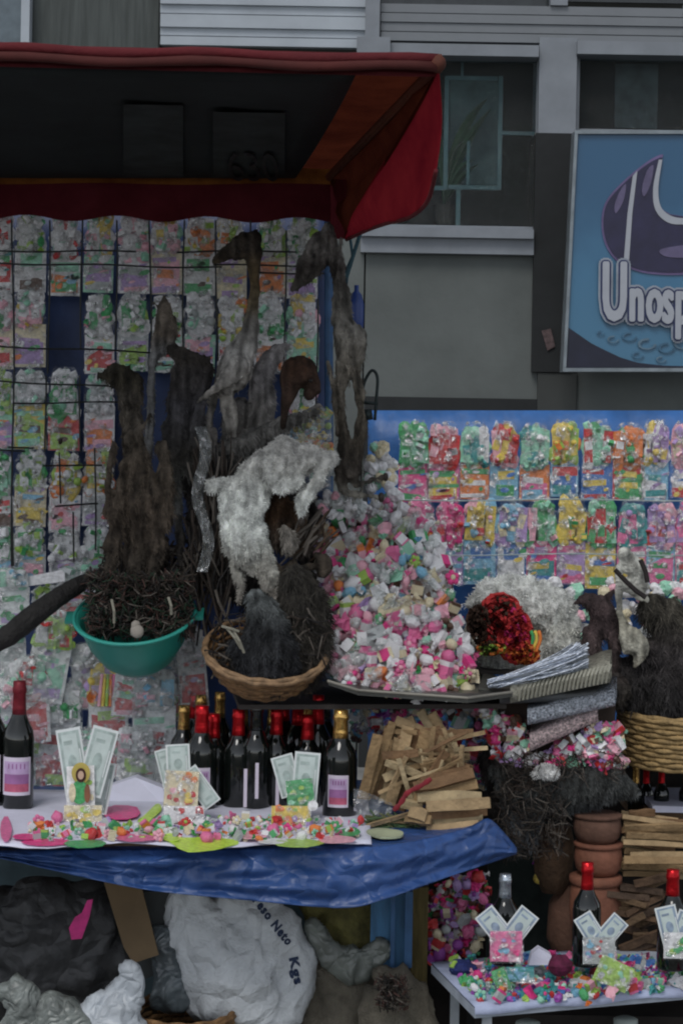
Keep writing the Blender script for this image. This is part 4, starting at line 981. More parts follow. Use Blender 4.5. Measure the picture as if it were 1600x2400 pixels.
scatter(None, 18, lambda x, y, r: W(x, y, 5.60), r5, (1250, 2005, 1325, 2085), 9, 0.017, ['lpink', 'yellow', 'pink', 'purple', 'grey'], 'in the small cluster left of the clay pots', 'sweets by the clay pots', mind=17)
# on the main table cloth
ft = lambda x, y, r: onZ(x, y, TZ+0.02)+Vector((0, 0, r.uniform(0, .006)))
rt = [(60, 1930), (350, 1925), (520, 1915), (850, 1920), (835, 1962), (620, 1970), (430, 1965), (80, 1968)]
scatter(None, 21, ft, rt, (55, 1915, 850, 1972), 85, 0.011, ['pink', 'white', 'lpink', 'green', 'mint', 'cream', 'lilac', 'white', 'red', 'orange', 'green', 'lime', 'grey'], 'scattered on the main table cloth', 'sweets on the main table', kinds=(0, 1, 1, 5, 5, 4, 5), mind=13)
for i, (x, y, c, r) in enumerate(((92, 1922, 'pink', .017), (135, 1915, 'pink', .017), (212, 1957, 'red', .019), (252, 1955, 'lpink', .014), (484, 1962, 'pink', .017), (640, 1945, 'pink', .017), (674, 1943, 'hotpink', .017), (738, 1944, 'orange', .016), (706, 1960, 'white', .015), (372, 1958, 'lpink', .017), (285, 1950, 'orange', .013), (548, 1945, 'white', .014), (785, 1935, 'green', .014))):
    loose_sweet(onZ(x, y, TZ+0.024), 3 if i % 3 else 4, c, 'lpink', r, random.Random(i), ['bright pink puff left of the saint picture', 'second bright pink puff, touching the saint picture side', 'coral red puff in front of the saint sachet', 'pale pink puff right of the coral one', 'hot pink puff right of the white and green sachet', 'bright pink puff left of the yellow sachet front', 'neon pink puff before the yellow sachet', 'orange ball right of the yellow sachet', 'white sugar star before the right banknotes', 'salmon puff on the neon ribbon', 'small orange puff near the neon ribbon', 'white printed sweet in front of the black bottle', 'green leaf sweet before the purple-labelled bottle'][i], 'bright puffs on the main table')
stuffheap('flower_petals', 23, lambda x, y, r: onZ(x, y, TZ+0.013), rt, (55, 1915, 850, 1972), 260, 0.0065, ['pink', 'white', 'lpink', 'green', 'white', 'lime', 'red', 'mint', 'cream'], 'tiny petals and confetti strewn on the main table cloth', 'confetti', kinds=(5, 3))

# ================================================================== dried animals
HIDE = hide_mat()
def ccol(stops, t):
    for i in range(len(stops)-1):
        if t <= stops[i+1][0]:
            u = (t-stops[i][0])/max(1e-6, stops[i+1][0]-stops[i][0]); u = min(1, max(0, u))
            return tuple(stops[i][1][q]*(1-u)+stops[i+1][1][q]*u for q in range(3))
    return stops[-1][1]
def lerp_chain(ch, D):
    out = []
    for p in ch:
        d = p[3] if len(p) > 3 else 0.0
        out.append((*W(p[0], p[1], D+d), p[2]*D/F))
    return out
def animal(label, chains, D, stops, seed=0, hair=0, hlen=0.02, hdown=0.6, name='dried_animal', cat='dried animal', group=None, rough=0.006, vox=0.0045, flat=0.8, hw=0.0009, streak=1.0, hooves=(), eye=None, ears=()):
    """chains: lists of (px, py, radius px, depth offset); stops: colour over image height (py)"""
    rnd = random.Random(seed); g = MB()
    for ch in chains:
        c = lerp_chain(ch, D); c = smooth_curve(c, 4, False)
        g.tube([Vector(p[:3]) for p in c], [max(p[3], 0.0028) for p in c], 10, flat=flat)
        for p in (c[0], c[-1]): g.ell(p[:3], max(p[3], 0.0028)*0.98, seg=8, ring=6)
    for (x, y, ex, ey, r) in ears:
        g.tube([W(x, y, D), W((x+ex)/2, (y+ey)/2, D-0.004), W(ex, ey, D)], [r*D/F*0.8, r*D/F, 0.002], 8, flat=0.5)
    ys = [p[1] for ch in chains for p in ch]; xs = [p[0] for ch in chains for p in ch]
    org = W(sum(xs)/len(xs), max(ys), D)
    o = g.build(name, HIDE, origin=org)
    md = o.modifiers.new('r', 'REMESH'); md.mode = 'VOXEL'; md.voxel_size = vox
    bpy.context.view_layer.update()
    me = bpy.data.meshes.new_from_object(o.evaluated_get(bpy.context.evaluated_depsgraph_get()))
    o.modifiers.clear(); o.data = me
    me.materials.clear(); me.materials.append(HIDE)
    nrm = [v.normal.copy() for v in me.vertices]; sv = Vector((seed*3.1, seed*1.7, 0))
    for v, nn in zip(me.vertices, nrm):
        p = v.co
        d = noise.noise(p*28+sv)*rough*0.9+noise.noise(Vector((p.x*90, p.y*90, p.z*32))+sv)*rough*0.55-abs(noise.noise(Vector((p.x*60, p.y*60, p.z*11))+sv))*rough*1.1
        v.co = p+nn*d
    me.polygons.foreach_set('use_smooth', [True]*len(me.polygons))
    ca = me.color_attributes.new('Col', 'FLOAT_COLOR', 'POINT')
    for i, v in enumerate(me.vertices):
        wz = v.co.z+org.z; py = 1000-(wz-ZC)*F/D
        py += 22*noise.noise(v.co*18+sv)
        c = ccol(stops, py); n1 = max(.25, 1+0.4*noise.noise(v.co*35+sv*2)+streak*noise.noise(Vector((v.co.x*75, v.co.y*75, v.co.z*11))+sv))
        ca.data[i].color = (c[0]*n1, c[1]*n1, c[2]*n1, 1)
    if hair:
        g = MB(); polys = me.polygons; areas = [p.area for p in polys]
        idx = rnd.choices(range(len(polys)), weights=areas, k=hair)
        cols_ = []
        for q in idx:
            p = polys[q]; c = p.center+org; nn = p.normal.copy()
            tdir = (nn*(1-hdown)+Vector((rnd.uniform(-.35, .35), rnd.uniform(-.3, .3), -hdown*rnd.uniform(0.6, 1.2)))).normalized()
            cl = 0.6*noise.noise(c*45)+0.3
            tdir = (tdir+Vector((cl*0.6, 0, 0))).normalized()
            ln = hlen*rnd.uniform(0.5, 1.3); sd_ = tdir.cross(Vector((0, -1, 0)))
            sd_ = (sd_.normalized() if sd_.length > 1e-4 else Vector((1, 0, 0)))*hw*rnd.uniform(0.6, 1.5)
            k0 = len(g.v); mid = c+tdir*ln*0.55+nn*ln*0.12; tip = c+tdir*ln+Vector((rnd.uniform(-1, 1), 0, -1))*ln*0.12
            g.v += [c-sd_, c+sd_, mid+sd_*0.7, mid-sd_*0.7, tip]; g.face((k0, k0+1, k0+2, k0+3)); g.face((k0+3, k0+2, k0+4))
            cc = ccol(stops, 1000-(c.z-ZC)*F/D+22*noise.noise(p.center*18+sv)); f_ = rnd.uniform(0.6, 1.6)*max(.3, 1+1.1*streak*noise.noise(Vector((p.center.x*75, p.center.y*75, p.center.z*11))+sv)); cols_ += [(cc[0]*f_, cc[1]*f_, cc[2]*f_, 1)]*5
        h = g.build('fur', HIDE, o, origin=org, kind='stuff')
        ca = h.data.color_attributes.new('Col', 'FLOAT_COLOR', 'POINT')
        for i, c in enumerate(cols_): ca.data[i].color = c
    for (hx, hy, hr, hd) in hooves:
        g = MB(); g.ell(W(hx, hy, D+hd), (hr*D/F, hr*D/F*.8, hr*D/F*1.5), seg=8, ring=6); g.build('hoof', mat('hoof_dark', (0.03, 0.022, 0.016), .5), o, origin=org, smooth=True)
    if eye:
        g = MB(); g.ell(W(eye[0], eye[1], D-eye[3]), eye[2]*D/F, seg=8, ring=6); g.build('eye', mat('eye_dark', (0.01, 0.008, 0.006), 0.3), o, origin=org, smooth=True)
    return tag(o, label, cat, group)
GA = 'dried llama young hung and heaped on the stall'
DK = (0.035, 0.028, 0.022); BR = (0.075, 0.045, 0.025); GY = (0.16, 0.15, 0.135); LG = (0.34, 0.33, 0.31); WH = (0.62, 0.62, 0.58); OL = (0.05, 0.045, 0.02)
# 1 long-necked one, dark head to the left
animal('dried young llama with dark brown head turned left, long thin neck and pale grey body', [
    [(503, 610, 8), (520, 600, 15), (548, 588, 27), (578, 572, 30), (598, 560, 22)],
    [(590, 580, 26), (596, 620, 19), (598, 670, 13), (592, 725, 14), (584, 780, 24), (560, 835, 38), (545, 880, 42), (528, 910, 30)],
    [(560, 860, 34, -.02), (530, 892, 18, -.05), (498, 915, 10, -.06), (462, 944, 4, -.06)],
    [(530, 900, 24), (535, 950, 20), (545, 1000, 18), (548, 1030, 9)], [(500, 930, 14, .02), (490, 1000, 9, .02), (505, 1080, 7, .02)]], 5.60,
    [(0, DK), (590, DK), (660, (0.07, 0.05, 0.025)), (720, (0.10, 0.08, 0.05)), (760, GY), (820, LG), (930, (0.30, 0.28, 0.25)), (1100, GY)], 1, hair=250, hlen=0.008, group=GA, ears=((588, 555, 606, 535, 9),), eye=(560, 590, 4, .03), flat=0.75, hooves=((548, 1036, 9, 0), (505, 1086, 8, .02)))
# 2 dangling grey one at right corner
animal('shaggy grey dried llama dangling head down at the right corner with long thin legs', [
    [(688, 678, 8, -.01), (702, 662, 16), (722, 632, 30), (742, 595, 36), (762, 560, 28), (770, 535, 16)],
    [(765, 560, 20), (785, 600, 18), (797, 660, 18), (800, 720, 22), (808, 770, 34), (822, 800, 40), (812, 850, 26), (800, 910, 13), (803, 990, 11), (812, 1060, 20), (818, 1110, 20)], [(830, 840, 18, .01), (836, 920, 9, .01), (840, 1000, 8, .01), (832, 1070, 14, .01)],
    [(822, 770, 20), (845, 800, 16), (848, 830, 14), (815, 870, 10)],
    [(790, 850, 8, -.02), (800, 930, 6, -.02), (808, 1000, 6, -.02), (800, 1090, 8, -.02)], [(770, 850, 6, -.01), (782, 920, 6, -.01), (790, 1010, 5, -.01)],
    [(835, 850, 10), (848, 940, 7), (850, 1040, 7), (835, 1110, 9)],
    [(800, 1100, 16), (805, 1150, 10), (850, 1160, 7), (890, 1165, 6)], [(825, 1110, 14), (840, 1135, 8), (880, 1120, 6), (900, 1118, 5)],
    [(795, 700, 6, -.03), (792, 640, 6, -.03), (800, 560, 7, -.02)]], 5.55,
    [(0, (0.17, 0.16, 0.15)), (570, (0.15, 0.14, 0.13)), (630, (0.045, 0.038, 0.034)), (700, (0.09, 0.085, 0.075)), (770, (0.17, 0.16, 0.14)), (860, (0.15, 0.135, 0.11)), (960, (0.11, 0.095, 0.075)), (1040, (0.06, 0.05, 0.038)), (1120, (0.07, 0.06, 0.05)), (1170, (0.2, 0.19, 0.16))], 2, hair=1500, hlen=0.014, hdown=0.8, group=GA, rough=0.009, ears=((762, 540, 775, 515, 9),), hooves=((893, 1166, 8, 0), (903, 1118, 7, 0), (791, 1015, 6, -.01)), eye=(735, 600, 5, .035))
# 3 small pointed one
animal('slim dried llama with narrow grey-brown pointed head rising left of the pale body', [
    [(386, 694, 5), (386, 715, 15), (390, 750, 26), (388, 785, 28), (372, 815, 22), (358, 850, 11), (354, 920, 10), (352, 1000, 11), (345, 1060, 14)],
    [(350, 1040, 14), (335, 1100, 16), (330, 1150, 18)]], 5.66,
    [(0, (0.11, 0.09, 0.075)), (790, (0.12, 0.10, 0.08)), (840, (0.16, 0.16, 0.16)), (1100, (0.12, 0.12, 0.115))], 3, hair=500, hlen=0.01, group=GA, ears=((372, 720, 350, 700, 6),))
# 4 dark head facing left, centre
animal('dark dried llama with rounded head bent to the left above the teal bowl', [
    [(396, 818, 11), (412, 826, 17), (440, 845, 32), (466, 868, 36), (458, 905, 30)],
    [(432, 870, 28), (420, 920, 28), (412, 980, 26), (406, 1050, 28), (410, 1120, 20), (418, 1200, 12), (424, 1290, 12), (430, 1340, 9)],
    [(470, 880, 24), (462, 960, 22), (456, 1040, 18), (450, 1120, 16)], [(400, 1060, 16, -.02), (398, 1140, 10, -.03), (404, 1230, 8, -.03)]], 5.56,
    [(0, (0.028, 0.026, 0.026)), (860, (0.035, 0.03, 0.026)), (960, (0.055, 0.053, 0.058)), (1080, (0.045, 0.042, 0.036)), (1130, (0.11, 0.11, 0.10)), (1210, (0.12, 0.12, 0.115)), (1260, (0.05, 0.045, 0.04))], 4, hair=1500, hlen=0.012, group=GA, ears=((478, 850, 500, 830, 9),), rough=0.009, eye=(432, 838, 4, .035))
# 5 big furry brown one
animal('big shaggy dark brown dried llama standing in the teal bowl, head turned left', [
    [(236, 878, 9), (248, 878, 18), (272, 880, 28), (298, 895, 34), (306, 930, 34)],
    [(302, 920, 30), (304, 970, 24), (312, 1020, 28), (322, 1090, 32), (328, 1160, 38), (326, 1230, 34), (322, 1300, 32), (320, 1360, 28)], [(306, 1045, 9, -.01), (292, 1110, 15, -.02), (276, 1190, 19, -.02), (268, 1270, 20, -.02), (262, 1340, 15, -.02)], [(336, 1050, 9, -.015), (354, 1130, 15, -.02), (372, 1210, 18, -.02), (368, 1290, 18, -.02), (362, 1345, 12, -.02)],
    [(265, 1040, 10, -.03), (254, 1120, 10, -.03), (250, 1200, 10, -.03)], [(380, 1050, 16, -.01), (388, 1130, 18, -.02), (385, 1230, 20, -.02)],
    [(300, 1030, 14, -.05), (330, 1000, 9, -.06), (352, 975, 6, -.06)]], 5.50,
    [(0, (0.022, 0.026, 0.018)), (900, (0.03, 0.026, 0.018)), (960, (0.06, 0.052, 0.042)), (1100, (0.075, 0.06, 0.045)), (1240, (0.062, 0.048, 0.036)), (1380, (0.035, 0.03, 0.024))], 5, hair=5000, hlen=0.016, hdown=0.9, group=GA, rough=0.012, ears=((292, 870, 312, 850, 9),))
# 6 pale flat one
animal('pale grey flattened dried hide hanging between the long neck and the round brown head', [
    [(672, 812, 12), (645, 830, 22), (622, 862, 26), (612, 900, 30), (615, 940, 34), (612, 985, 32), (595, 1020, 30), (560, 1048, 26), (530, 1070, 20)],
    [(600, 1010, 14, -.02), (640, 990, 10, -.02), (700, 970, 7, -.02), (745, 950, 6, -.02)], [(560, 960, 30, .02), (540, 1010, 26, .02), (528, 1060, 16, .02)]], 5.64,
    [(0, (0.24, 0.23, 0.21)), (900, (0.20, 0.19, 0.19)), (1000, (0.17, 0.16, 0.145)), (1100, (0.15, 0.145, 0.135))], 6, hair=900, hlen=0.012, group=GA)
# 7 round brown head
animal('round smooth dark brown dried head arched above the yellow foil packet', [
    [(742, 915, 12, -.01), (728, 890, 24), (705, 868, 38), (688, 885, 36), (678, 920, 20), (668, 960, 11), (664, 1000, 8)], [(735, 900, 14), (725, 925, 16)]], 5.50,
    [(0, (0.030, 0.024, 0.012)), (860, (0.04, 0.02, 0.012)), (920, (0.05, 0.03, 0.022)), (1000, (0.028, 0.018, 0.012))], 7, group=GA, rough=0.003, flat=1.0, eye=(728, 892, 5, .04))
# 8 the white woolly one
animal('white woolly curled llama young arching over a brown one in the middle of the stall', [
    [(776, 1075, 18), (745, 1072, 26), (705, 1075, 36), (668, 1078, 40), (632, 1098, 52), (598, 1126, 48), (574, 1172, 58), (564, 1225, 50), (580, 1275, 54), (604, 1318, 34), (625, 1345, 24), (640, 1380, 18), (655, 1405, 10)],
    [(670, 1045, 26, -.01), (655, 1060, 30), (620, 1090, 36)],
    [(775, 1070, 18, -.01), (752, 1110, 18, -.02), (728, 1145, 17, -.02), (708, 1180, 15, -.02), (700, 1205, 11, -.02), (706, 1222, 6, -.02)],
    [(690, 1100, 30, -.02), (672, 1135, 18, -.04), (650, 1150, 12, -.05)], [(556, 1290, 20, .01), (548, 1330, 12, .01), (566, 1372, 9, .01), (560, 1410, 7, .01)], [(600, 1300, 22), (630, 1340, 14, -.01), (650, 1375, 12, -.01), (642, 1420, 10, -.01)],
    [(545, 1130, 14, .01), (510, 1135, 17, .01), (490, 1142, 14, .01)]], 5.45,
    [(0, (0.50, 0.49, 0.46)), (1050, (0.50, 0.49, 0.46)), (1110, (0.60, 0.60, 0.56)), (1180, (0.74, 0.76, 0.72)), (1260, (0.68, 0.70, 0.66)), (1330, (0.44, 0.43, 0.38)), (1420, (0.33, 0.30, 0.26))], 8, hair=20000, hlen=0.0075, hdown=0.35, hw=0.0006, streak=.3, group=GA, rough=0.013, flat=1.0, hooves=((706, 1224, 8, -.02), (643, 1424, 10, -.01)))
# 9 brown one within the arch
animal('small brown dried animal curled inside the arch of the white woolly one', [
    [(655, 1165, 20), (642, 1200, 28), (645, 1245, 34), (675, 1272, 30), (712, 1282, 16)], [(690, 1250, 12, -.02), (720, 1235, 8, -.02), (745, 1250, 6, -.02)], [(685, 1190, 20), (690, 1230, 22)]], 5.52,
    [(0, (0.060, 0.030, 0.014)), (1220, (0.055, 0.03, 0.016)), (1300, (0.10, 0.085, 0.07))], 9, hair=1500, hlen=0.014, group=GA, rough=0.005)
animal('pale tuft of wool resting on the brown curled one', [[(668, 1240, 12), (678, 1262, 18), (672, 1285, 14)]], 5.46, [(0, (0.25, 0.23, 0.2))], 10, hair=500, hlen=0.012, name='wool_tuft', cat='wool')
animal('dark knobbly dried root sitting between the basket and the sweet heap', [[(632, 1290, 9), (640, 1320, 14), (660, 1345, 16), (690, 1320, 14)], [(740, 1300, 10), (760, 1320, 20), (755, 1345, 14)], [(690, 1330, 10), (730, 1330, 12)]], 5.48, [(0, (0.03, 0.025, 0.02)), (1320, (0.05, 0.04, 0.03))], 11, name='dried_root', cat='root')
# wispy grey bits between
animal('thin grey strip of dried hide with skull-like end between bowl and woolly llama', [[(478, 1070, 8), (470, 1100, 10), (476, 1140, 7), (488, 1200, 5), (492, 1280, 5)], [(500, 1010, 10, .02), (505, 1060, 8, .02), (520, 1110, 10, .02)]], 5.53, [(0, (0.13, 0.12, 0.11))], 12, name='hide_strip', cat='dried hide')
animal('grey stringy dried hide lying over the shoulder of the white woolly llama', [[(520, 1060, 22, .02), (560, 1050, 30, .02), (620, 1020, 28, .02), (680, 990, 16, .01), (745, 965, 9)], [(480, 1100, 18, .03), (520, 1110, 26, .03), (560, 1090, 26, .03)]], 5.56, [(0, (0.13, 0.125, 0.115))], 13, hair=1400, hlen=0.02, name='dried_hide', cat='dried hide', rough=0.01)
animal('dark dusty hide hanging deep behind the twigs and the white woolly llama', [[(440, 980, 30), (470, 1050, 44), (480, 1150, 50), (500, 1250, 60), (540, 1340, 60), (600, 1390, 50)], [(540, 1060, 40), (600, 1090, 50), (680, 1180, 60), (720, 1260, 50), (740, 1330, 40)]], 5.80, [(0, (0.05, 0.048, 0.045)), (1200, (0.035, 0.03, 0.027)), (1400, (0.03, 0.027, 0.025))], 45, hair=3000, hlen=0.03, name='dried_hide', cat='dried hide', rough=0.016, vox=0.007)
# contents of the basket: two furry humps
animal('dark grey furry hump leaning in the wicker basket with pale cap on top', [[(600, 1405, 26), (615, 1440, 44), (628, 1490, 58), (640, 1545, 60), (640, 1580, 50)], [(560, 1520, 30), (600, 1570, 34)]], 5.36, [(0, (0.13, 0.15, 0.15)), (1420, (0.10, 0.11, 0.11)), (1465, (0.028, 0.03, 0.032)), (1650, (0.022, 0.022, 0.026))], 14, hair=4500, hlen=0.016, name='fur_bundle', cat='fur', rough=0.01, ears=((610, 1410, 650, 1440, 10),))
animal('taller dark shaggy fur bundle at the right in the wicker basket', [[(690, 1365, 40, .02), (700, 1410, 56, .02), (708, 1470, 58, .01), (712, 1530, 52), (700, 1570, 46)], [(742, 1400, 22), (758, 1470, 20), (755, 1540, 18)]], 5.42, [(0, (0.045, 0.047, 0.045)), (1500, (0.04, 0.036, 0.03)), (1600, (0.03, 0.025, 0.022))], 15, hair=5000, hlen=0.026, name='fur_bundle', cat='fur', rough=0.011)
# right stall animals
animal('dark dried llama with pointed snout facing left, right of the white wool', [[(1350, 1412, 6), (1362, 1408, 13), (1385, 1412, 25), (1408, 1432, 34), (1402, 1470, 24), (1388, 1520, 22), (1400, 1570, 30), (1440, 1620, 40)], [(1372, 1480, 12), (1372, 1540, 12), (1390, 1580, 14)], [(1430, 1450, 18), (1440, 1520, 16), (1425, 1580, 20)]], 5.62,
    [(0, (0.032, 0.03, 0.026)), (1460, (0.05, 0.035, 0.035)), (1560, (0.06, 0.045, 0.042)), (1600, (0.04, 0.035, 0.03))], 16, hair=1200, hlen=0.012, group=GA, ears=((1418, 1410, 1440, 1380, 9),), eye=(1380, 1405, 3, .03))
animal('pale striped dried hide standing upright like a long flat head on the right stall', [[(1462, 1300, 18), (1478, 1325, 26), (1500, 1352, 20), (1512, 1375, 10)], [(1450, 1330, 9), (1448, 1400, 9), (1458, 1460, 13), (1478, 1500, 34), (1498, 1530, 24), (1488, 1560, 7)], [(1470, 1370, 18), (1500, 1395, 16), (1515, 1405, 8)]], 5.60,
    [(0, (0.40, 0.44, 0.42)), (1370, (0.40, 0.40, 0.36)), (1430, (0.25, 0.24, 0.19)), (1500, (0.36, 0.35, 0.29)), (1560, (0.30, 0.28, 0.22))], 17, group=GA, flat=0.5)
for i, q in enumerate(([(1440, 1335), (1465, 1362), (1490, 1385), (1512, 1400)], [(1500, 1312), (1512, 1340), (1516, 1365)])):
    g = MB(); g.tube([W(x, y, 5.56) for x, y in q], 0.0065, 6); tag(g.build('dark_strap', mat('strap_dark', (0.02, 0.015, 0.015), 0.7), origin=W(q[-1][0], q[-1][1], 5.56)), ('dark strap running across the pale striped hide', 'short dark strap behind the tip of the pale striped hide')[i], 'strap')
animal('huge dark shaggy fur mass filling the right wicker basket', [[(1530, 1430, 40), (1560, 1450, 50), (1590, 1500, 56), (1600, 1570, 80), (1560, 1620, 76)], [(1455, 1560, 26), (1480, 1610, 46), (1540, 1640, 60)], [(1530, 1540, 50), (1500, 1600, 50)]], 5.66,
    [(0, (0.07, 0.06, 0.045)), (1430, (0.055, 0.05, 0.04)), (1500, (0.04, 0.035, 0.035)), (1600, (0.032, 0.03, 0.03))], 18, hair=8000, hlen=0.026, name='fur_bundle', cat='fur', rough=0.012, ears=((1555, 1420, 1590, 1395, 10),))
animal('dark grey furry animal body lying across the clay pots with a white patch', [[(1155, 1800, 14), (1180, 1815, 30), (1230, 1845, 42), (1300, 1850, 56), (1370, 1835, 60), (1430, 1835, 46), (1470, 1850, 24)], [(1190, 1850, 26), (1200, 1900, 24), (1210, 1950, 22), (1205, 2000, 14)], [(1240, 1870, 30), (1250, 1920, 22), (1240, 1990, 12)], [(1170, 1770, 12), (1195, 1760, 16), (1230, 1775, 20)]], 5.50,
    [(0, (0.075, 0.075, 0.07)), (1850, (0.055, 0.058, 0.056)), (1900, (0.06, 0.065, 0.07)), (1960, (0.11, 0.12, 0.13)), (2010, (0.05, 0.05, 0.05))], 19, hair=9000, hlen=0.013, group=GA, rough=0.009)
animal('white wool patch on the back of the dark furry animal over the clay pots', [[(1255, 1815, 12), (1275, 1808, 18), (1298, 1812, 14)]], 5.42, [(0, (0.55, 0.55, 0.54))], 20, hair=900, hlen=0.006, name='wool_tuft', cat='wool', hdown=0.3, streak=.1)

# ================================================================== twigs, herbs, wool
LATE = []
def strands(name, label, cat, seed, n, gen, r, mats, kind='stuff', org=None, seg=5, fl=1.0):
    rnd = random.Random(seed); g = MB()
    for i in range(n):
        pts = gen(rnd); g.tube(pts, r*rnd.uniform(0.6, 1.4), seg, mi=rnd.randrange(len(mats)), cap=False)
    o = g.build(name, mats, origin=org, kind=kind); o['label'] = label; o['category'] = cat; return o
M_tw1 = mat('twig_dark', (0.035, 0.026, 0.020), 0.85); M_tw2 = mat('twig_grey', (0.11, 0.095, 0.08), 0.85); M_tw3 = mat('twig_black', (0.015, 0.013, 0.012), 0.8)
def tgen(x0, x1, y0, y1, D, ln, ang, sp=0.25, dd=0.04):
    def f(rnd):
        x = rnd.uniform(x0, x1); y = rnd.uniform(y0, y1); a = ang+rnd.gauss(0, sp); l_ = ln*rnd.uniform(0.5, 1.2); D_ = D+rnd.uniform(-dd, dd); b = rnd.uniform(-6, 6)
        return [W(x-cos(a)*l_/2, y-sin(a)*l_/2, D_), W(x+b, y+b, D_-0.005), W(x+cos(a)*l_/2, y+sin(a)*l_/2, D_+0.01)]
    return f
strands('twig_bundle', 'tangle of dark dry twigs between the teal bowl and the wicker basket', 'twigs', 31, 150, tgen(450, 540, 1080, 1450, 5.52, 130, pi/2, 0.25), 0.0028, [M_tw1, M_tw2, M_tw3, M_tw1], org=W(500, 1440, 5.52))
strands('twig_bundle', 'short brown sticks poking out beside the brown curled animal', 'twigs', 32, 40, tgen(680, 760, 1225, 1290, 5.50, 80, -0.9, 0.25), 0.003, [mat('twig_brown', (0.07, 0.045, 0.028), 0.8), M_tw1, M_tw2], org=W(720, 1290, 5.5))
strands('dried_herbs', 'dark dried herbs and roots heaped in the teal bowl', 'herbs', 33, 1700, tgen(205, 448, 1345, 1490, 5.47, 34, 0.3, 1.2, 0.05), 0.0016, [M_tw1, M_tw3, M_tw3, M_tw1, mat('herb_green', (0.015, 0.035, 0.018), 0.8), M_tw2, mat('herb_red', (0.07, 0.035, 0.028), 0.8)], org=W(320, 1490, 5.47))
strands('dried_herbs', 'fine dark twigs between the humps of the wicker basket', 'herbs', 34, 260, tgen(500, 760, 1440, 1580, 5.40, 50, 0.6, 1.0, 0.05), 0.0022, [M_tw1, M_tw3, M_tw2], org=W(620, 1580, 5.40))
strands('dried_herbs', 'dark dusty herbs heaped behind the necks of the animals', 'herbs', 35, 420, tgen(250, 520, 1280, 1380, 5.60, 60, 0.4, 1.1, 0.05), 0.003, [M_tw1, M_tw3, M_tw2], org=W(380, 1380, 5.60))
rnd = random.Random(7)
for i, (x0, y0, x1, y1) in enumerate(((530, 1470, 565, 1520), (545, 1475, 572, 1530), (520, 1468, 560, 1480), (395, 1400, 402, 1440), (262, 1405, 268, 1460))):
    g = MB(); g.tube([W(x0, y0, 5.30), W((x0+x1)/2+3, (y0+y1)/2, 5.29), W(x1, y1, 5.30)], 0.0035, 6)
    tag(g.build('pale_stalk', mat('stalk_pale', (0.25, 0.24, 0.19), 0.8), origin=W(x1, y1, 5.3)), ['pale stalk in the left of the wicker basket, nearest its rim', 'pale stalk right beside the one nearest the basket rim', 'short level pale stalk at the back left of the basket', 'thin pale stalk on the right in the teal bowl', 'thin pale stalk on the left in the teal bowl'][i], 'stalk')
tag((lambda g: (g.ell(W(322, 1480, 5.36), (0.018, 0.012, 0.016), seg=9, ring=6, jit=0.1, rnd=random.Random(2)), g.ell(W(318, 1466, 5.37), (0.012, 0.01, 0.014), seg=9, ring=6, jit=0.1, rnd=random.Random(3)), g.build('pale_root', mat('root_pale', (0.33, 0.30, 0.26), 0.8), origin=W(322, 1490, 5.36), smooth=True))[-1])(MB()), 'small pale knob of root on the herbs in the teal bowl', 'root')
g = MB(); rnd = random.Random(8)
g.grid([[W(456+i*9+12*sin(j*.5)+10*j/20, 1000+j*17, 5.47)+Vector((0, rnd.uniform(-.012, .012), 0)) for i in range(4)] for j in range(21)])
tag(g.build('clear_wrap', FILMW, origin=W(480, 1330, 5.47)), 'narrow crinkled strip of clear wrap hanging left of the white woolly llama', 'wrap')
# black log at left
g = MB(); pts = smooth_curve([tuple(W(x, y, d))+(r,) for x, y, d, r in ((-40, 1525, 5.45, .022), (20, 1490, 5.45, .027), (70, 1450, 5.47, .028), (130, 1405, 5.5, .026), (190, 1368, 5.54, .022), (240, 1345, 5.58, .015))], 5, False)
g.tube([p[:3] for p in pts], [p[3]*(1+0.12*noise.noise(Vector(p[:3])*60)) for p in pts], 14)
tag(g.build('dark_branch', mat('bark_black', (0.016, 0.015, 0.014), 0.75, var=0.4, scale=30, bump=0.9, bscale=90), origin=W(100, 1440, 5.48), smooth=True), 'thick black branch leaning into the teal bowl from the left edge', 'branch')

# teal bowl (tilted towards the street)
TB = Matrix.Rotation(radians(24), 3, 'X') @ Matrix.Rotation(radians(-3), 3, 'Y')
M_tealp = mat('teal_plastic', (0.025, 0.25, 0.20), 0.38, var=0.12, scale=9, spec=0.5)
bowlc = W(316, 1440, 5.50)
bw = thing('bowl', bowlc+TB @ Vector((0, 0, -0.16)), 'teal green plastic bowl full of dark herbs with shaggy animals standing behind', 'bowl')
g = MB(); Rb = 0.152
prof = [(0.03, -0.150), (0.065, -0.150), (0.095, -0.125), (0.125, -0.075), (0.143, -0.02), (Rb, 0.0), (Rb-0.005, 0.001), (0.138, -0.02), (0.120, -0.072), (0.09, -0.118), (0.03, -0.14)]
g.lathe(bowlc, prof, 48, R=TB); g.build('shell', M_tealp, bw, smooth=True)
g = MB(); g.tube([bowlc+TB @ Vector((cos(a*pi/24)*(Rb+0.004), sin(a*pi/24)*(Rb+0.004), 0.0)) for a in range(49)], 0.0048, 8, cap=False); g.build('rim', mat('teal_rim', (0.04, 0.34, 0.28), 0.35, var=0.1), bw, smooth=True)
for s in (-1, 1):
    g = MB(); c = bowlc+TB @ Vector((s*(Rb+0.012), 0, -0.004)); g.box(c, (0.014, 0.026, 0.004), R=TB); g.build('lug', M_tealp, bw)
brk = thing('shelf_bracket', W(320, 1600, 5.6), 'dark metal bracket hidden under the teal bowl', 'bracket')
g = MB(); g.tube([W(300, 1575, 5.55), W(300, 1560, 5.9)], 0.006, 6); g.build('bar', M_tw3, brk)
g = MB(); g.tube([W(345, 1575, 5.55), W(345, 1560, 5.9)], 0.006, 6); g.build('bar', M_tw3, brk)

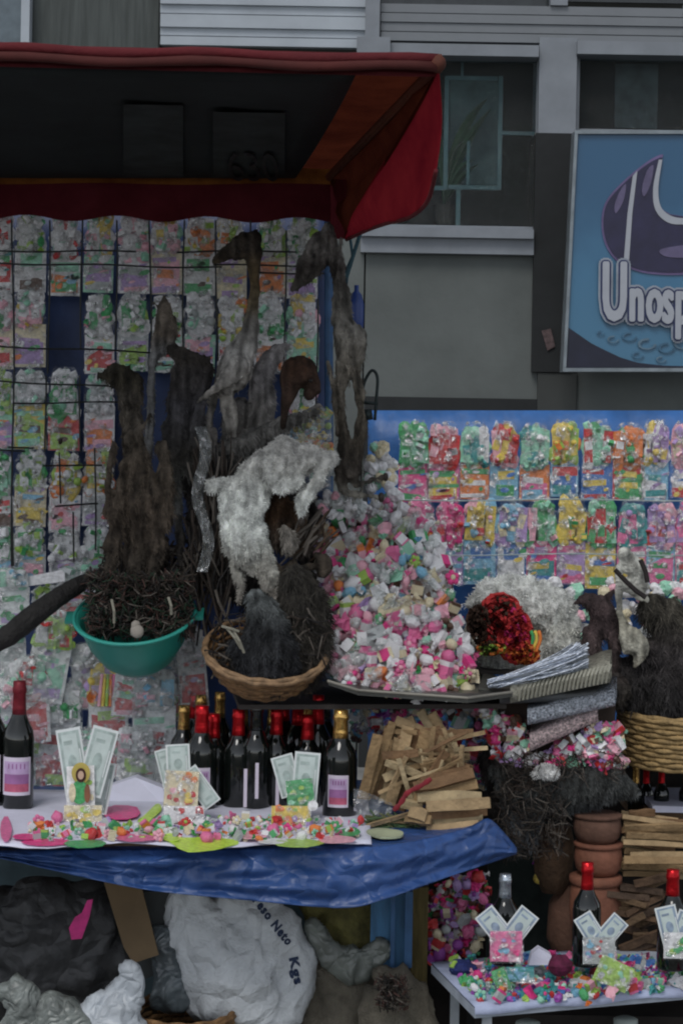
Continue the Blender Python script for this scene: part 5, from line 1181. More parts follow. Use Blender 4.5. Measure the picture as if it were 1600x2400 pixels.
def basket(name, c, Rt, R_, rb, h, label, m, mr, rows_, filler=None):
    t = thing('wicker_basket', c+R_ @ Vector((0, 0, -h)), label, 'basket')
    n = 56
    for k_ in range(rows_):
        z = -h+h*k_/(rows_-1); rr = rb+(Rt-rb)*(k_/(rows_-1))**0.8
        g = MB(); g.tube([c+R_ @ Vector((cos(a*2*pi/n)*(rr+0.0025*(1 if (a//2+k_) % 2 else -1)), sin(a*2*pi/n)*(rr+0.0025*(1 if (a//2+k_) % 2 else -1)), z+0.0012*sin(a*1.7+k_))) for a in range(n+1)], h/rows_*0.56, 6, cap=False)
        g.build('wicker_row', m, t, smooth=True)
    g = MB()
    for a in range(0, n, 2):
        th = a*2*pi/n+0.05; g.tube([c+R_ @ Vector((cos(th)*rb, sin(th)*rb, -h)), c+R_ @ Vector((cos(th)*(rb+(Rt-rb)*.55), sin(th)*(rb+(Rt-rb)*.55), -h/2)), c+R_ @ Vector((cos(th)*Rt, sin(th)*Rt, 0.004))], 0.0022, 5)
    g.build('stakes', m, t, kind='stuff')
    for q, (dr, dz) in enumerate(((0.004, 0.002), (0.0, 0.008))):
        g = MB(); g.tube([c+R_ @ Vector((cos(a*2*pi/n)*(Rt+dr+0.0015*sin(a*2.2+q)), sin(a*2*pi/n)*(Rt+dr+0.0015*sin(a*2.2+q)), dz+0.002*sin(a*1.5+q*2))) for a in range(n+1)], 0.0066, 8, cap=False); g.build('rim', mr, t, smooth=True)
    g = MB(); g.lathe(c, [(0.001, -h+0.004), (rb, -h+0.004), ((rb+Rt)/2, -h*0.5), (Rt-0.008, -0.012)], n, R=R_, close=False); g.build('lining', mat('basket_inside', (0.03, 0.022, 0.014), 0.9), t)
    return t
M_wick = mat('wicker_brown', (0.19, 0.105, 0.045), 0.7, var=0.5, scale=40, bump=0.5, bscale=150)
M_wickl = mat('wicker_tan', (0.34, 0.23, 0.10), 0.7, var=0.45, scale=40, bump=0.5, bscale=150)
BR1 = Matrix.Rotation(radians(25), 3, 'X') @ Matrix.Rotation(radians(4), 3, 'Y')
basket('b', W(622, 1528, 5.42), 0.152, BR1, 0.105, 0.075, 'round brown wicker basket of dark furry bundles tilted above the wine bottles', M_wick, mat('wicker_rim', (0.24, 0.15, 0.08), 0.7, var=0.5, scale=40), 7)
BR2 = Matrix.Rotation(radians(4), 3, 'X')
basket('b', W(1590, 1668, 5.72), 0.160, BR2, 0.150, 0.128, 'straight-sided tan wicker basket at the right edge of the photo', M_wickl, M_wickl, 11)

# foil packet
g = MB(); rnd = random.Random(4)
fpk = thing('foil_packet', W(725, 1180, 5.58), 'shiny clear packet of yellow and pink sweets hanging below the round brown head', 'packet')
P = [[W(682+(i/7)*95, 958+j*24, 5.60)+Vector((0, rnd.uniform(-.012, .012)-0.01*sin(pi*i/7), 0)) for i in range(8)] for j in range(9)]
g.grid(P); g.build('wrapper', FILMW, fpk)
stf = MB()
for (x0, y0, x1, y1, cs) in ((690, 960, 770, 1010, ['grey', 'lime', 'yellow']), (690, 1020, 775, 1055, ['yellow', 'cream', 'orange', 'brown']), (700, 1055, 775, 1140, ['mint', 'grey', 'pink', 'white', 'grey'])):
    g = MB()
    for i in range(34):
        sweet_shape(g, rnd.choice((1, 2, 5)), W(rnd.uniform(x0, x1), rnd.uniform(y0, y1), 5.63), 0.012, rotm(rnd), rnd, rnd.randrange(len(cs)), rnd.randrange(len(cs)))
    g.build('sweets', [CM(c) for c in cs], fpk)

# ================================================================== white wool nest with coloured yarn
def nest(rnd, cx, cy, rx, ry, D, a0=0, a1=2*pi, q0=0.6, q1=1.0, ln=4):
    a = rnd.uniform(a0, a1); q = rnd.uniform(q0, q1); pts = []
    for i in range(ln):
        aa = a+i*0.16+rnd.uniform(-.08, .08); qq = q+rnd.uniform(-.07, .07)
        pts.append(W(cx+rx*qq*cos(aa), cy+ry*qq*sin(aa), D+rnd.uniform(-.045, .045)*(1.3-q)))
    return pts
M_wool = mat('wool_white', (0.58, 0.58, 0.55), 0.95, var=0.12, scale=30, sheen=0.3)
animal('fluffy heap of white wool around the red yarn on the right stall', [[(1110, 1410, 26), (1140, 1395, 34), (1190, 1392, 42), (1250, 1405, 52), (1300, 1440, 52), (1315, 1490, 46), (1290, 1530, 40), (1240, 1555, 30)], [(1110, 1470, 26), (1130, 1520, 30), (1180, 1550, 30), (1240, 1550, 26)], [(1200, 1460, 60, .06), (1240, 1500, 60, .06)], [(1270, 1400, 30, .02), (1320, 1430, 30, .02)]], 5.68,
    [(0, (0.70, 0.72, 0.69)), (1400, (0.70, 0.71, 0.67)), (1470, (0.64, 0.64, 0.58)), (1560, (0.58, 0.59, 0.55))], 44, hair=16000, hlen=0.010, hdown=0.1, hw=0.0006, streak=.15, name='wool_heap', cat='wool', rough=0.02, vox=0.006)
for i, (x, y, rx, ry, cs, lab, n_) in enumerate(((1170, 1455, 62, 62, ['red', 'red', 'red', 'brown'], 'tangle of deep red and brown yarn in the white wool', 260), (1205, 1490, 40, 62, ['red', 'red', 'hotpink', 'red'], 'crimson yarn strands at the right of the red tangle', 200), (1225, 1530, 44, 26, ['orange', 'red'], 'orange yarn at the lower right of the red tangle', 90), (1120, 1465, 26, 46, ['brown'], 'dark brown yarn along the left of the red tangle', 120), (1148, 1520, 36, 16, ['orange', 'brown', 'lime'], 'rust and olive yarn along the bottom of the red tangle', 70))):
    PAL['brown'] = PAL['brown']
    strands('yarn_tangle', lab, 'yarn', 50+i, n_, lambda r: nest(r, x, y, rx, ry, 5.575-0.008*i, q0=0.05, q1=1.0, ln=5), 0.0042, [mat('yarn_'+c, tuple(v*(0.8 if c != 'brown' else 0.5) for v in PAL[c]), 0.9) for c in cs], org=W(x, y+ry, 5.58), seg=4)
g = MB()
for i, c in enumerate(('green', 'yellow', 'orange')):
    g = MB(); g.tube([W(1243+i*9+5*sin(q*.9), 1478+q*10, 5.555) for q in range(7)], 0.0045, 6); tag(g.build('yarn_cord', mat('yarn_'+c+'_c', PAL[c], 0.9), origin=W(1245+i*9, 1540, 5.55), smooth=True), f'{c} cord at the right side of the red yarn tangle', 'cord')

# ================================================================== stack of silver cloth and tinsel
M_sil = mat('silver_thread', (0.60, 0.66, 0.76), 0.35, metal=0.5, var=0.3, scale=80, bump=0.3, bscale=200)
M_wov = mat('woven_silver', (0.33, 0.32, 0.26), 0.5, metal=0.2, var=0.6, scale=90, bump=0.8, bscale=140)
M_gli = mat('glitter_blue', (0.40, 0.44, 0.50), 0.22, metal=0.6, var=0.9, scale=170, bump=1.0, bscale=260)
M_glp = mat('glitter_rose', (0.58, 0.46, 0.46), 0.3, metal=0.5, var=0.9, scale=170, bump=1.0, bscale=260)
def slab(name, label, cor, th, m, D, dep, seed, cat='cloth'):
    # cor: front lower-left, lower-right (px); th: thickness px
    (x0, y0), (x1, y1) = cor; g = MB(); P = []; n_ = 18
    for j in range(9):
        a = pi*j/8; row = []
        for i in range(n_+1):
            t = i/n_; x = x0+(x1-x0)*t; y = y0+(y1-y0)*t; wv = 1+0.15*noise.noise(Vector((t*6, j*.4, seed)))
            row.append(W(x, y-th/2*wv*(1-cos(a)), D-0.02*sin(a)*wv+0.03*t))
        P.append(row)
    top = [p+Vector((0.02, dep, 0.02)) for p in P[-1]]; P.append(top)
    bt = [p+Vector((0.02, dep, 0.0)) for p in P[0]]; P.insert(0, bt); P.append(bt)
    g.grid(P); return tag(g.build(name, m, origin=W((x0+x1)/2, max(y0, y1), D), smooth=True), label, cat, 'stack of shiny cloth on the right stall')
slab('folded_cloth', 'rose glitter cloth roll at the bottom of the shiny stack', ((1240, 1762), (1400, 1690)), 44, M_glp, 5.42, 0.12, 1)
slab('folded_cloth', 'bluish silver glitter roll, second from the bottom of the shiny stack', ((1235, 1700), (1440, 1655)), 40, M_gli, 5.40, 0.12, 2)
slab('folded_cloth', 'dull grey folded layer between the glitter and the woven silver cloth', ((1170, 1650), (1430, 1640)), 22, mat('cloth_grey', (0.12, 0.125, 0.13), 0.6, var=0.4), 5.42, 0.12, 3)
w1 = slab('folded_cloth', 'woven silver cloth with ribbed folded edge in the middle of the shiny stack', ((1195, 1648), (1428, 1600)), 46, M_wov, 5.385, 0.12, 4)
g = MB()
for i in range(22):
    x = 1215+i*9.7; g.tube([W(x, 1646-(x-1195)*.205, 5.372), W(x+5, 1620-(x-1195)*.205, 5.362), W(x+12, 1604-(x-1195)*.205, 5.38)], 0.0028, 5)
g.build('ribs', mat('rib_silver', (0.45, 0.44, 0.36), 0.4, metal=0.3), w1, kind='stuff')
slab('folded_cloth', 'dark pointed lowest fold poking left under the silver threads', ((1120, 1622), (1260, 1640)), 12, mat('cloth_dark', (0.07, 0.07, 0.06), 0.7), 5.42, 0.12, 5)
def fr(rnd):
    t = rnd.random(); x0 = 1150+rnd.uniform(-10, 25); y0 = 1600+rnd.uniform(-6, 12); x1 = 1365+rnd.uniform(-25, 15); y1 = 1525+rnd.uniform(-8, 42); D = 5.42-0.05*t+rnd.uniform(-.01, .01)
    return [W(x0, y0, D), W((x0+x1)/2+5, (y0+y1)/2+rnd.uniform(-6, 10), D-.008), W(x1-30, y1+10, D), W(x1, y1-rnd.uniform(0, 14), D+.01)]
strands('silver_fringe', 'loose silver threads spread on top of the shiny cloth stack', 'fringe', 61, 230, fr, 0.0014, [M_sil, M_sil, mat('thread_grey', (0.16, 0.18, 0.20), 0.5)], org=W(1260, 1610, 5.42), seg=4)
st = MB(); st.prism([W(1170, 1640, 5.50), W(1445, 1650, 5.50), W(1440, 1790, 5.52), W(1200, 1790, 5.52)], (0, 0.15, 0))
tag(st.build('cardboard_box', mat('box_dim', (0.07, 0.05, 0.04), 0.9, var=0.3), origin=W(1300, 1790, 5.5)), 'dim cardboard box under the shiny cloth stack', 'box').location.y += 0.03

r6 = [(1130, 1660), (1225, 1690), (1245, 1765), (1300, 1745), (1400, 1700), (1455, 1690), (1462, 1795), (1250, 1800), (1160, 1770)]
stuffheap('sweet_heap', 19, lambda x, y, r: W(x, y, 5.475+r.uniform(-.015, .015)), r6, (1130, 1655, 1465, 1802), 230, 0.0165, ['pink', 'hotpink', 'white', 'white', 'lpink', 'cream', 'mint', 'grey', 'lilac', 'brown', 'red'], 'pink and white sweets spilling around the foot of the shiny cloth stack')
# ================================================================== wood sticks
M_st = [mat('palo_%d' % i, c, 0.85, var=0.35, scale=14, stretch=(1, 1, 1), bump=0.6, bscale=70) for i, c in enumerate(((0.34, 0.24, 0.13), (0.27, 0.18, 0.09), (0.40, 0.31, 0.18), (0.19, 0.11, 0.055)))]
def stick(par, x0, y0, x1, y1, D, wpx, m, rnd, D2=None):
    a = W(x0, y0, D); b = W(x1, y1, D2 if D2 is not None else D+rnd.uniform(-.03, .03)); k_ = D/F*wpx/2
    t = (b-a).normalized(); s = t.cross(Vector((0, 1, 0))).normalized(); q = rnd.uniform(-.5, .5); u = s*cos(q)+t.cross(s)*sin(q); v = t.cross(u)
    g = MB(); N = 4; k0 = 0
    sec = [(1, .7), (-.9, .8), (-1, -.6), (.8, -.8)]
    for i in range(N):
        f = i/(N-1); c = a.lerp(b, f)+u*k_*rnd.uniform(-.15, .15)
        for (p, r) in sec: g.v.append(c+u*(k_*p*rnd.uniform(.8, 1.1))+v*(k_*0.8*r*rnd.uniform(.8, 1.1)))
    for i in range(N-1):
        for j in range(4): g.face((i*4+j, i*4+(j+1) % 4, (i+1)*4+(j+1) % 4, (i+1)*4+j))
    g.face((3, 2, 1, 0)); g.face((N*4-4, N*4-3, N*4-2, N*4-1))
    return g.build('wood_stick', m, par)
rnd = random.Random(77)
pb = thing('wood_bundle', onZ(990, 1945, TZ+.003), 'heap of pale split palo santo sticks tied with red ribbon at the table corner', 'firewood')
for i in range(16):  # left fan, steep
    x = 865+i*11; stick(pb, x-22+rnd.uniform(-8, 8), 1880+rnd.uniform(-10, 20)-abs(i-8)*1, x+22+rnd.uniform(-10, 16), 1700+rnd.uniform(-12, 30), 5.34+rnd.uniform(-.02, .04), rnd.uniform(20, 32), rnd.choice(M_st), rnd)
for (x0, y0, x1, y1, w_) in ((925, 1690, 1040, 1740, 26), (930, 1715, 1050, 1765, 24), (935, 1745, 1040, 1775, 22), (985, 1665, 1050, 1770, 24), (1010, 1672, 1075, 1780, 22), (960, 1680, 985, 1760, 22), (1050, 1720, 1080, 1800, 22)):
    stick(pb, x0, y0, x1, y1, 5.36+rnd.uniform(-.02, .02), w_, rnd.choice(M_st), rnd)
for i in range(10):
    x = 930+rnd.uniform(0, 150); y = 1790+rnd.uniform(-25, 40); a = rnd.uniform(-1.0, 0.5); l_ = rnd.uniform(40, 70); stick(pb, x-cos(a)*l_, y-sin(a)*l_, x+cos(a)*l_*.6, y+sin(a)*l_*.6, 5.30+rnd.uniform(-.02, .02), rnd.uniform(16, 26), rnd.choice(M_st), rnd)
for i, (x0, y0, x1, y1, w_) in enumerate(((970, 1848, 1110, 1815, 26), (985, 1865, 1118, 1838, 24), (978, 1872, 1128, 1866, 26), (1000, 1892, 1148, 1880, 28), (990, 1908, 1140, 1900, 26), (1010, 1925, 1130, 1915, 24), (1000, 1945, 1122, 1935, 26), (1030, 1955, 1124, 1950, 18), (985, 1830, 1100, 1800, 20), (960, 1905, 1000, 1915, 30), (950, 1918, 1010, 1925, 22), (940, 1880, 990, 1890, 24))):
    stick(pb, x0, y0, x1, y1, 5.22+rnd.uniform(-.015, .015)+i % 3*0.01, w_, M_st[(i*7) % 3 if i % 4 else 3], rnd)
for i in range(34):
    x = rnd.uniform(880, 1100); y = rnd.uniform(1700, 1935); a = rnd.choice((rnd.uniform(-.5, .2), rnd.uniform(-1.9, -1.1))); l_ = rnd.uniform(35, 75)
    if x < 900 and y < 1760: continue
    stick(pb, x-cos(a)*l_, y-sin(a)*l_, x+cos(a)*l_, y+sin(a)*l_, 5.27+rnd.uniform(-.04, .02)+(1940-y)*.0003, rnd.uniform(7, 13), rnd.choice(M_st), rnd)
g = MB(); g.tube(smooth_curve([tuple(W(x, y, 5.19)) for x, y in ((922, 1900), (940, 1880), (955, 1858), (985, 1842), (1010, 1825))], 4, False), [0.004+0.003*abs(sin(q)) for q in range(17)], 8, flat=0.3); g.build('ribbon', mat('red_ribbon', (0.20, 0.012, 0.02), 0.6, var=.4, scale=40), pb)
pb2 = thing('wood_bundle', W(1540, 2050, 5.55), 'stack of pale split sticks lying level at the right edge beside the clay pots', 'firewood')
for i in range(22):
    y = 1905+i*6.6; a = rnd.uniform(-0.05, 0.28)*(1 if i < 16 else 0.2); x0 = 1462-(i > 16)*14+rnd.uniform(-8, 14); y += rnd.uniform(-5, 5); a = rnd.uniform(-.12, .42) if i % 3 else a; stick(pb2, x0, y, 1560+rnd.uniform(-60, 130), y+(1600-x0)*a*0.6, 5.50+rnd.uniform(-.04, .04), rnd.uniform(12, 20), rnd.choice(M_st if i > 8 else M_st[:2]+M_st[3:]), rnd)
pb3 = thing('wood_bundle', W(1500, 2260, 5.45), 'dark brown gnarled sticks piled under the pale ones at the right', 'firewood')
M_sd = [mat('dark_stick_%d' % i, c, 0.9, var=0.4, scale=20, bump=0.6, bscale=80) for i, c in enumerate(((0.10, 0.06, 0.035), (0.07, 0.045, 0.03), (0.14, 0.09, 0.05)))]
for i in range(26):
    x = rnd.uniform(1445, 1560); y = 2062+i*7.6; a = rnd.uniform(-.5, .5); stick(pb3, x-45*cos(a), y-45*sin(a), x+55*cos(a), y+55*sin(a), 5.48+rnd.uniform(-.04, .02), rnd.uniform(14, 24), rnd.choice(M_sd), rnd)
# pale leaf & bag next to the bundle
g = MB(); g.prism([onZ(x, y, TZ+.008) for x, y in smooth_curve([(858, 1952), (890, 1945), (940, 1952), (938, 1964), (890, 1966)], 4)], (0, 0, 0.005)); tag(g.build('pale_pod', mat('pod', (0.38, 0.42, 0.28), 0.6), origin=onZ(900, 1955, TZ)), 'pale flat pod on the blue plastic beside the sticks', 'pod')
strands('herb_bunch', 'green herb bunch under the left of the palo santo sticks', 'herbs', 71, 160, tgen(870, 985, 1918, 1945, 5.27, 50, 0.15, 0.4, 0.03), 0.0022, [mat('herb_fresh', (0.07, 0.12, 0.05), 0.8), mat('herb_dull', (0.12, 0.13, 0.06), 0.8)], org=W(930, 1945, 5.27))
g = MB(); rnd2 = random.Random(3); g.grid([[W(828+i*15, 1845+j*14+i*6, 5.30)+Vector((0, rnd2.uniform(-.015, .015), 0)) for i in range(7)] for j in range(5)]); tag(g.build('plastic_bag', FILMW, origin=W(880, 1900, 5.3)), 'small crumpled clear bag between the front bottle and the sticks', 'bag')

strands('fibre_tangle', 'tangle of dark fibres and dry roots heaped left of the clay pots', 'fibres', 38, 520, tgen(1165, 1325, 1790, 2010, 5.45, 42, 1.2, .9, .05), .0011, [M_tw1, M_tw1, M_tw3, M_tw2], org=W(1240, 2010, 5.45))
strands('fibre_tangle', 'dry grey fibres bristling on top of the dark furry heap under the shiny cloth', 'fibres', 39, 260, tgen(1180, 1460, 1765, 1830, 5.46, 34, .3, .9, .04), .0010, [M_tw1, M_tw3, M_tw2], org=W(1320, 1830, 5.45))
animal('small dark fur lump at the left end of the furry heap below the sweets', [[(1160, 1745, 18), (1150, 1785, 28), (1165, 1830, 30), (1170, 1880, 22)], [(1195, 1740, 16), (1215, 1765, 20)]], 5.56, [(0, (0.05, 0.048, 0.042)), (1900, (0.035, 0.03, 0.028))], 46, hair=2500, hlen=0.016, name='fur_bundle', cat='fur', rough=.01)
g = MB(); g.prism([W(1268, 775, BD-.06), W(1290, 770, BD-.06), W(1300, 812, BD-.06), W(1282, 822, BD-.06)], (0, .004, 0)); tag(g.build('torn_sticker', mat('sticker_pale', (0.10, 0.07, 0.07), .8, var=.6, scale=40), origin=W(1284, 820, BD-.06)), 'small torn pale sticker on the dark pier left of the shop sign', 'sticker')
# ================================================================== clay pots
M_clay = mat('terracotta', (0.20, 0.080, 0.048), 0.8, var=0.3, scale=14, bump=0.3, bscale=80)
M_clay2 = mat('terracotta_dark', (0.12, 0.062, 0.042), 0.85, var=0.35, scale=14, bump=0.3, bscale=80)
for i, (cx, yt, yb, r, m, lab) in enumerate(((1398, 1905, 1972, 58, M_clay2, 'upper clay pot of the terracotta stack, brownish with slanting rim'), (1400, 1972, 2048, 58, M_clay, 'middle clay pot of the terracotta stack, bright orange-red'), (1392, 2048, 2200, 62, M_clay, 'lowest and tallest clay pot of the terracotta stack, behind the red-necked bottle'))):
    c = W(cx, yb, 5.50); k_ = 5.5/F; h = (yb-yt)*k_; r *= k_
    t = thing('clay_pot', c, lab, 'pot', 'stack of clay pots')
    g = MB(); g.lathe(c, [(r*.72, 0.001), (r*.9, h*.2), (r*.98, h*.5), (r*.93, h*.78), (r*.86, h*.86)], 28); g.build('body', m, t, smooth=True)
    g = MB(); g.lathe(c, [(r*.9, h*.84), (r*1.0, h*.88), (r*1.0, h*.97), (r*.9, h*.995), (r*.6, h*.99)], 28); g.build('rim', m, t, smooth=True)
g = MB(); p = W(1300, 2095, 5.54); g.lathe(W(1295, 2090, 5.60), [(.03, 0), (.05, .05), (.055, .12), (.045, .17)], 18); tag(g.build('clay_pot', M_sd[0], origin=W(1295, 2090, 5.6), smooth=True), 'dim brown jar standing left of the terracotta stack', 'pot')
g = MB(); g.lathe(W(1345, 2250, 5.62), [(.05, 0), (.075, .06), (.07, .15), (.04, .2)], 18); tag(g.build('clay_pot', M_clay2, origin=W(1345, 2250, 5.62), smooth=True), 'dim clay jar low behind the second pair of small-table banknotes', 'pot')

def mini_bottle(loc, foil, label, group):
    t = thing('bottle', loc, label, 'bottle', group); r = .021; loc = Vector(loc)
    g = MB(); g.lathe(loc, [(r, 0), (r, .05), (r*.8, .062), (r*.42, .078), (r*.36, .118)], 18); g.build('body', M_btl, t, smooth=True)
    g = MB(); g.lathe(loc, [(r*.5, .068), (r*.44, .08), (r*.42, .112), (r*.5, .115), (r*.5, .124), (r*.2, .126)], 16); g.build('neck_foil', foil, t, smooth=True)
    return t
# crate / dark backing of the right stall
rs = thing('right_stall_table', W(1500, 1900, 6.1), 'second stall table with white cloth edge carrying bottles at the right', 'table')
g = MB(); zz = W(1540, 1902, 5.75).z
g.prism([Vector((W(1480, 1902, 5.75).x, 5.74, zz)), Vector((1.7, 5.74, zz)), Vector((1.7, 6.6, zz)), Vector((W(1480, 1902, 5.75).x, 6.6, zz))], (0, 0, -0.02)); g.build('table_top', M_wood, rs)
g = MB(); pbox(g, 1528, 1893, 2000, 1908, 5.70, 0.3); g.build('cloth', M_cloth, rs)
g = MB(); g.box((1.2, 5.8, zz/2), (.03, .03, zz/2-.03)); g.build('leg', M_wood, rs)
g = MB(); g.box((0.86, 6.5, zz/2), (.03, .03, zz/2-.03)); g.build('leg', M_wood, rs)
for i, (x, f, h, lab) in enumerate(((1488, M_gfoil, .130/.9, 'gold-necked one nearest the dark fur'), (1512, M_rfoil, .25, 'slim red-necked one behind the gold-necked'), (1548, M_rfoil, .142, 'bright red neck in the middle'), (1607, M_rfoil, .142, 'red neck at the very right edge'))):
    mini_bottle(W(x, 1901, 5.79+(0.08 if i == 1 else 0)), f, f'small dark bottle below the right wicker basket, {lab}', 'small bottles below the right basket')
g = MB(); pbox(g, 1440, 1787, 1900, 1796, 5.70, 0.5); tag(g.build('shelf_board', MATS['shelf_wood'], origin=W(1600, 1795, 5.7)), 'thin dark shelf board carrying the right wicker basket', 'shelf')
g = MB(); pbox(g, 1120, 1575, 1450, 1583, 5.60, 0.9); tag(g.build('shelf_board', MATS['shelf_wood'], origin=W(1300, 1580, 5.8)), 'dark shelf board under the white wool heap', 'shelf')
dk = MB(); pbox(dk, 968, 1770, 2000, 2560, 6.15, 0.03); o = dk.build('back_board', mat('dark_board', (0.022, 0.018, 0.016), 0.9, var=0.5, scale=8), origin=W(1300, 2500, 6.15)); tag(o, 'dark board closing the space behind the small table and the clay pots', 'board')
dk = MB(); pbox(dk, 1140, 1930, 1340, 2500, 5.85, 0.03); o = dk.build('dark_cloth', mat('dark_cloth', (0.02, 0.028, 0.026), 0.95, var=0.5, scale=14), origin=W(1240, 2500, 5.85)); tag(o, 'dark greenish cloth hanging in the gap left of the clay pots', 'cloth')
dk = MB(); pbox(dk, 962, 2080, 1000, 2500, 5.40, 0.03); tag(dk.build('wood_post', mat('post_ochre', (0.13, 0.10, 0.035), 0.8, var=0.5, scale=9, stretch=(8, 8, 1)), origin=W(980, 2500, 5.4)), 'ochre brown wooden post under the blue plastic corner', 'post')

# ================================================================== small table, lower right
z2 = 0.507
st2 = thing('small_table', (onZ(1350, 2330, z2).x, 5.05, 0.08), 'small low table with white cloth holding the second set of offerings', 'table')
C_ = [onZ(1010, 2258, z2), onZ(1112, 2362, z2), onZ(1820, 2300, z2)]; C_.append(C_[2]+Vector((.02, .42, 0))); C_.append(C_[0]+Vector((.35, .14, 0)))
g = MB(); g.prism([p-Vector((0, 0, .004)) for p in C_], (0, 0, -.02)); g.build('table_top', mat('table_pale', (0.34, 0.38, 0.44), 0.6, var=.2), st2)
for p in (C_[1]+Vector((.03, .03, 0)), C_[0]+Vector((.06, .01, 0)), C_[2]+Vector((-.05, .05, 0)), C_[3]+Vector((-.05, -.05, 0))):
    g = MB(); g.box((p.x, p.y, (z2-.024+.08)/2), (.011, .011, (z2-.024-.08)/2)); g.build('leg', mat('leg_pale', (0.30, 0.33, 0.36), 0.6), st2)
g = MB(); 
P = []
for j in range(9):
    P.append([(C_[0].lerp(C_[4], i/16)).lerp(C_[1].lerp(C_[2], i/16), j/8)+Vector((0, 0, .002+.002*noise.noise(Vector((i*.6, j*.6, 3))))) for i in range(17)])
P.append([(C_[1].lerp(C_[2], i/16))+Vector((0, -.006, -.014-.004*sin(i*1.3))) for i in range(17)])
g.grid(P); tag(g.build('table_cloth', mat('bluish_cloth', (0.40, 0.45, 0.62), .7, var=.2, scale=9, bump=.4, bscale=30), origin=st2.location+Vector((0, 0, .42)), smooth=True, thick=.0015), 'white cloth hanging slightly over the edge of the small low table', 'tablecloth')
def bn2(label, a, b, pk, base, cs, sd_, D=5.02, extra=None):
    t = thing('offering_packet', W(pk[0], pk[1]+pk[3]/2, D), label, 'offering', 'offerings on the small table')
    for (x, y, w_, h_, an) in (a, b):
        if w_: banknote(t, x, y, w_, h_, an, D+.01, M_noteb)
    sachet(t, 'sachet', pk[0], pk[1], pk[2], pk[3], 0, D-.012, base, cs, sd_)
    return t
bn2('offering of two crossed banknotes behind a hot pink sachet, left on the small table', (1160, 2172, 52, 88, 40), (1215, 2172, 52, 88, -38), (1186, 2218, 76, 70), 'pink', ['hotpink', 'lpink', 'sky', 'hotpink', 'lilac'], 31)
bn2('two crossed banknotes behind a white and blue sachet, middle of the small table', (1384, 2180, 46, 80, 33), (1430, 2182, 46, 76, -42), (1403, 2228, 76, 62), 'grey', ['red', 'sky', 'lilac', 'white', 'sky'], 32)
bn2('offering with banknotes and green round print at the right edge of the small table', (1568, 2172, 50, 96, 14), (1600, 2180, 50, 86, -20), (1592, 2216, 76, 60), 'white', ['lime', 'green', 'white'], 33)
GS = 'bottles on the small table'
make_bottle(W(1372, 2262, 5.12), .245, M_rfoil, 'dark bottle with bright red neck foil in front of the clay pots', GS, r=.034)
make_bottle(W(1572, 2270, 5.10), .235, M_rfoil, 'dark bottle with red neck at the right edge of the small table', GS, r=.036)
make_bottle(W(1180, 2258, 5.16), .215, M_sfoil, 'dark bottle with silver foil neck behind the hot pink sachet', GS, r=.034)
f2 = lambda x, y, r: onZ(x, y, z2+.014)+Vector((0, 0, r.uniform(0, .008)))
rg = [(1050, 2258), (1240, 2240), (1600, 2245), (1650, 2308), (1420, 2332), (1200, 2346), (1122, 2344)]
scatter(None, 81, f2, rg, (1050, 2240, 1650, 2350), 105, 0.0135, ['pink', 'mint', 'teal', 'blue', 'white', 'green', 'lpink', 'orange', 'lime', 'red', 'grey', 'sky', 'hotpink'], 'scattered over the small low table', 'sweets on the small table', kinds=(0, 1, 1, 5, 5, 4, 5), mind=13)
stuffheap('flower_petals', 82, lambda x, y, r: onZ(x, y, z2+.008), rg, (1050, 2240, 1650, 2350), 600, 0.010, ['blue', 'teal', 'green', 'mint', 'pink', 'white', 'red', 'lime', 'purple'], 'bright petals and confetti covering the small low table', 'confetti', kinds=(5, 3))
for i, (x, y, w_, h_, a, base, cs, lab) in enumerate(((1218, 2284, 66, 34, 0, 'teal', ['sky', 'teal'], 'teal blue flat sachet in front of the hot pink one'), (1438, 2282, 84, 60, -25, 'lime', ['mint', 'grey', 'lime'], 'square yellow-green sachet in front of the striped one'), (1175, 2300, 34, 60, 20, 'green', ['mint', 'lime'], 'small green sachet lying at the left of the small table'))):
    t = thing('sachet', W(x, y+h_/2, 4.99), lab, 'sachet'); sachet(t, 'pouch', x, y, w_, h_, a, 4.99-.01*i, base, cs, 90+i)
g = MB(); g.prism([W(1238, 2262, 5.10), W(1300, 2262, 5.10), W(1290, 2238, 5.11), W(1262, 2222, 5.12), W(1245, 2235, 5.11)], (0, .03, 0)); tag(g.build('folded_paper', M_cloth, origin=W(1270, 2262, 5.1)), 'small folded white paper standing between the two offerings of the small table', 'paper')
g = MB(); g.ell(W(1312, 2262, 5.06), (.03, .02, .026), seg=12, ring=8, jit=.08, rnd=random.Random(1)); tag(g.build('flower_head', mat('flower_wine', (0.10, 0.01, 0.04), 0.8, var=.5, scale=60), origin=W(1312, 2285, 5.06)), 'wine-dark flower head between the offerings on the small table', 'flower')
g = MB(); g.ell(W(1084, 2268, 5.16), (.035, .03, .02), seg=12, ring=8, jit=.15, rnd=random.Random(1)); tag(g.build('flower_head', mat('flower_navy', (0.012, 0.02, 0.10), 0.8, var=.5, scale=60), origin=W(1084, 2285, 5.16)), 'dark blue wool flower at the left corner of the small table', 'flower')

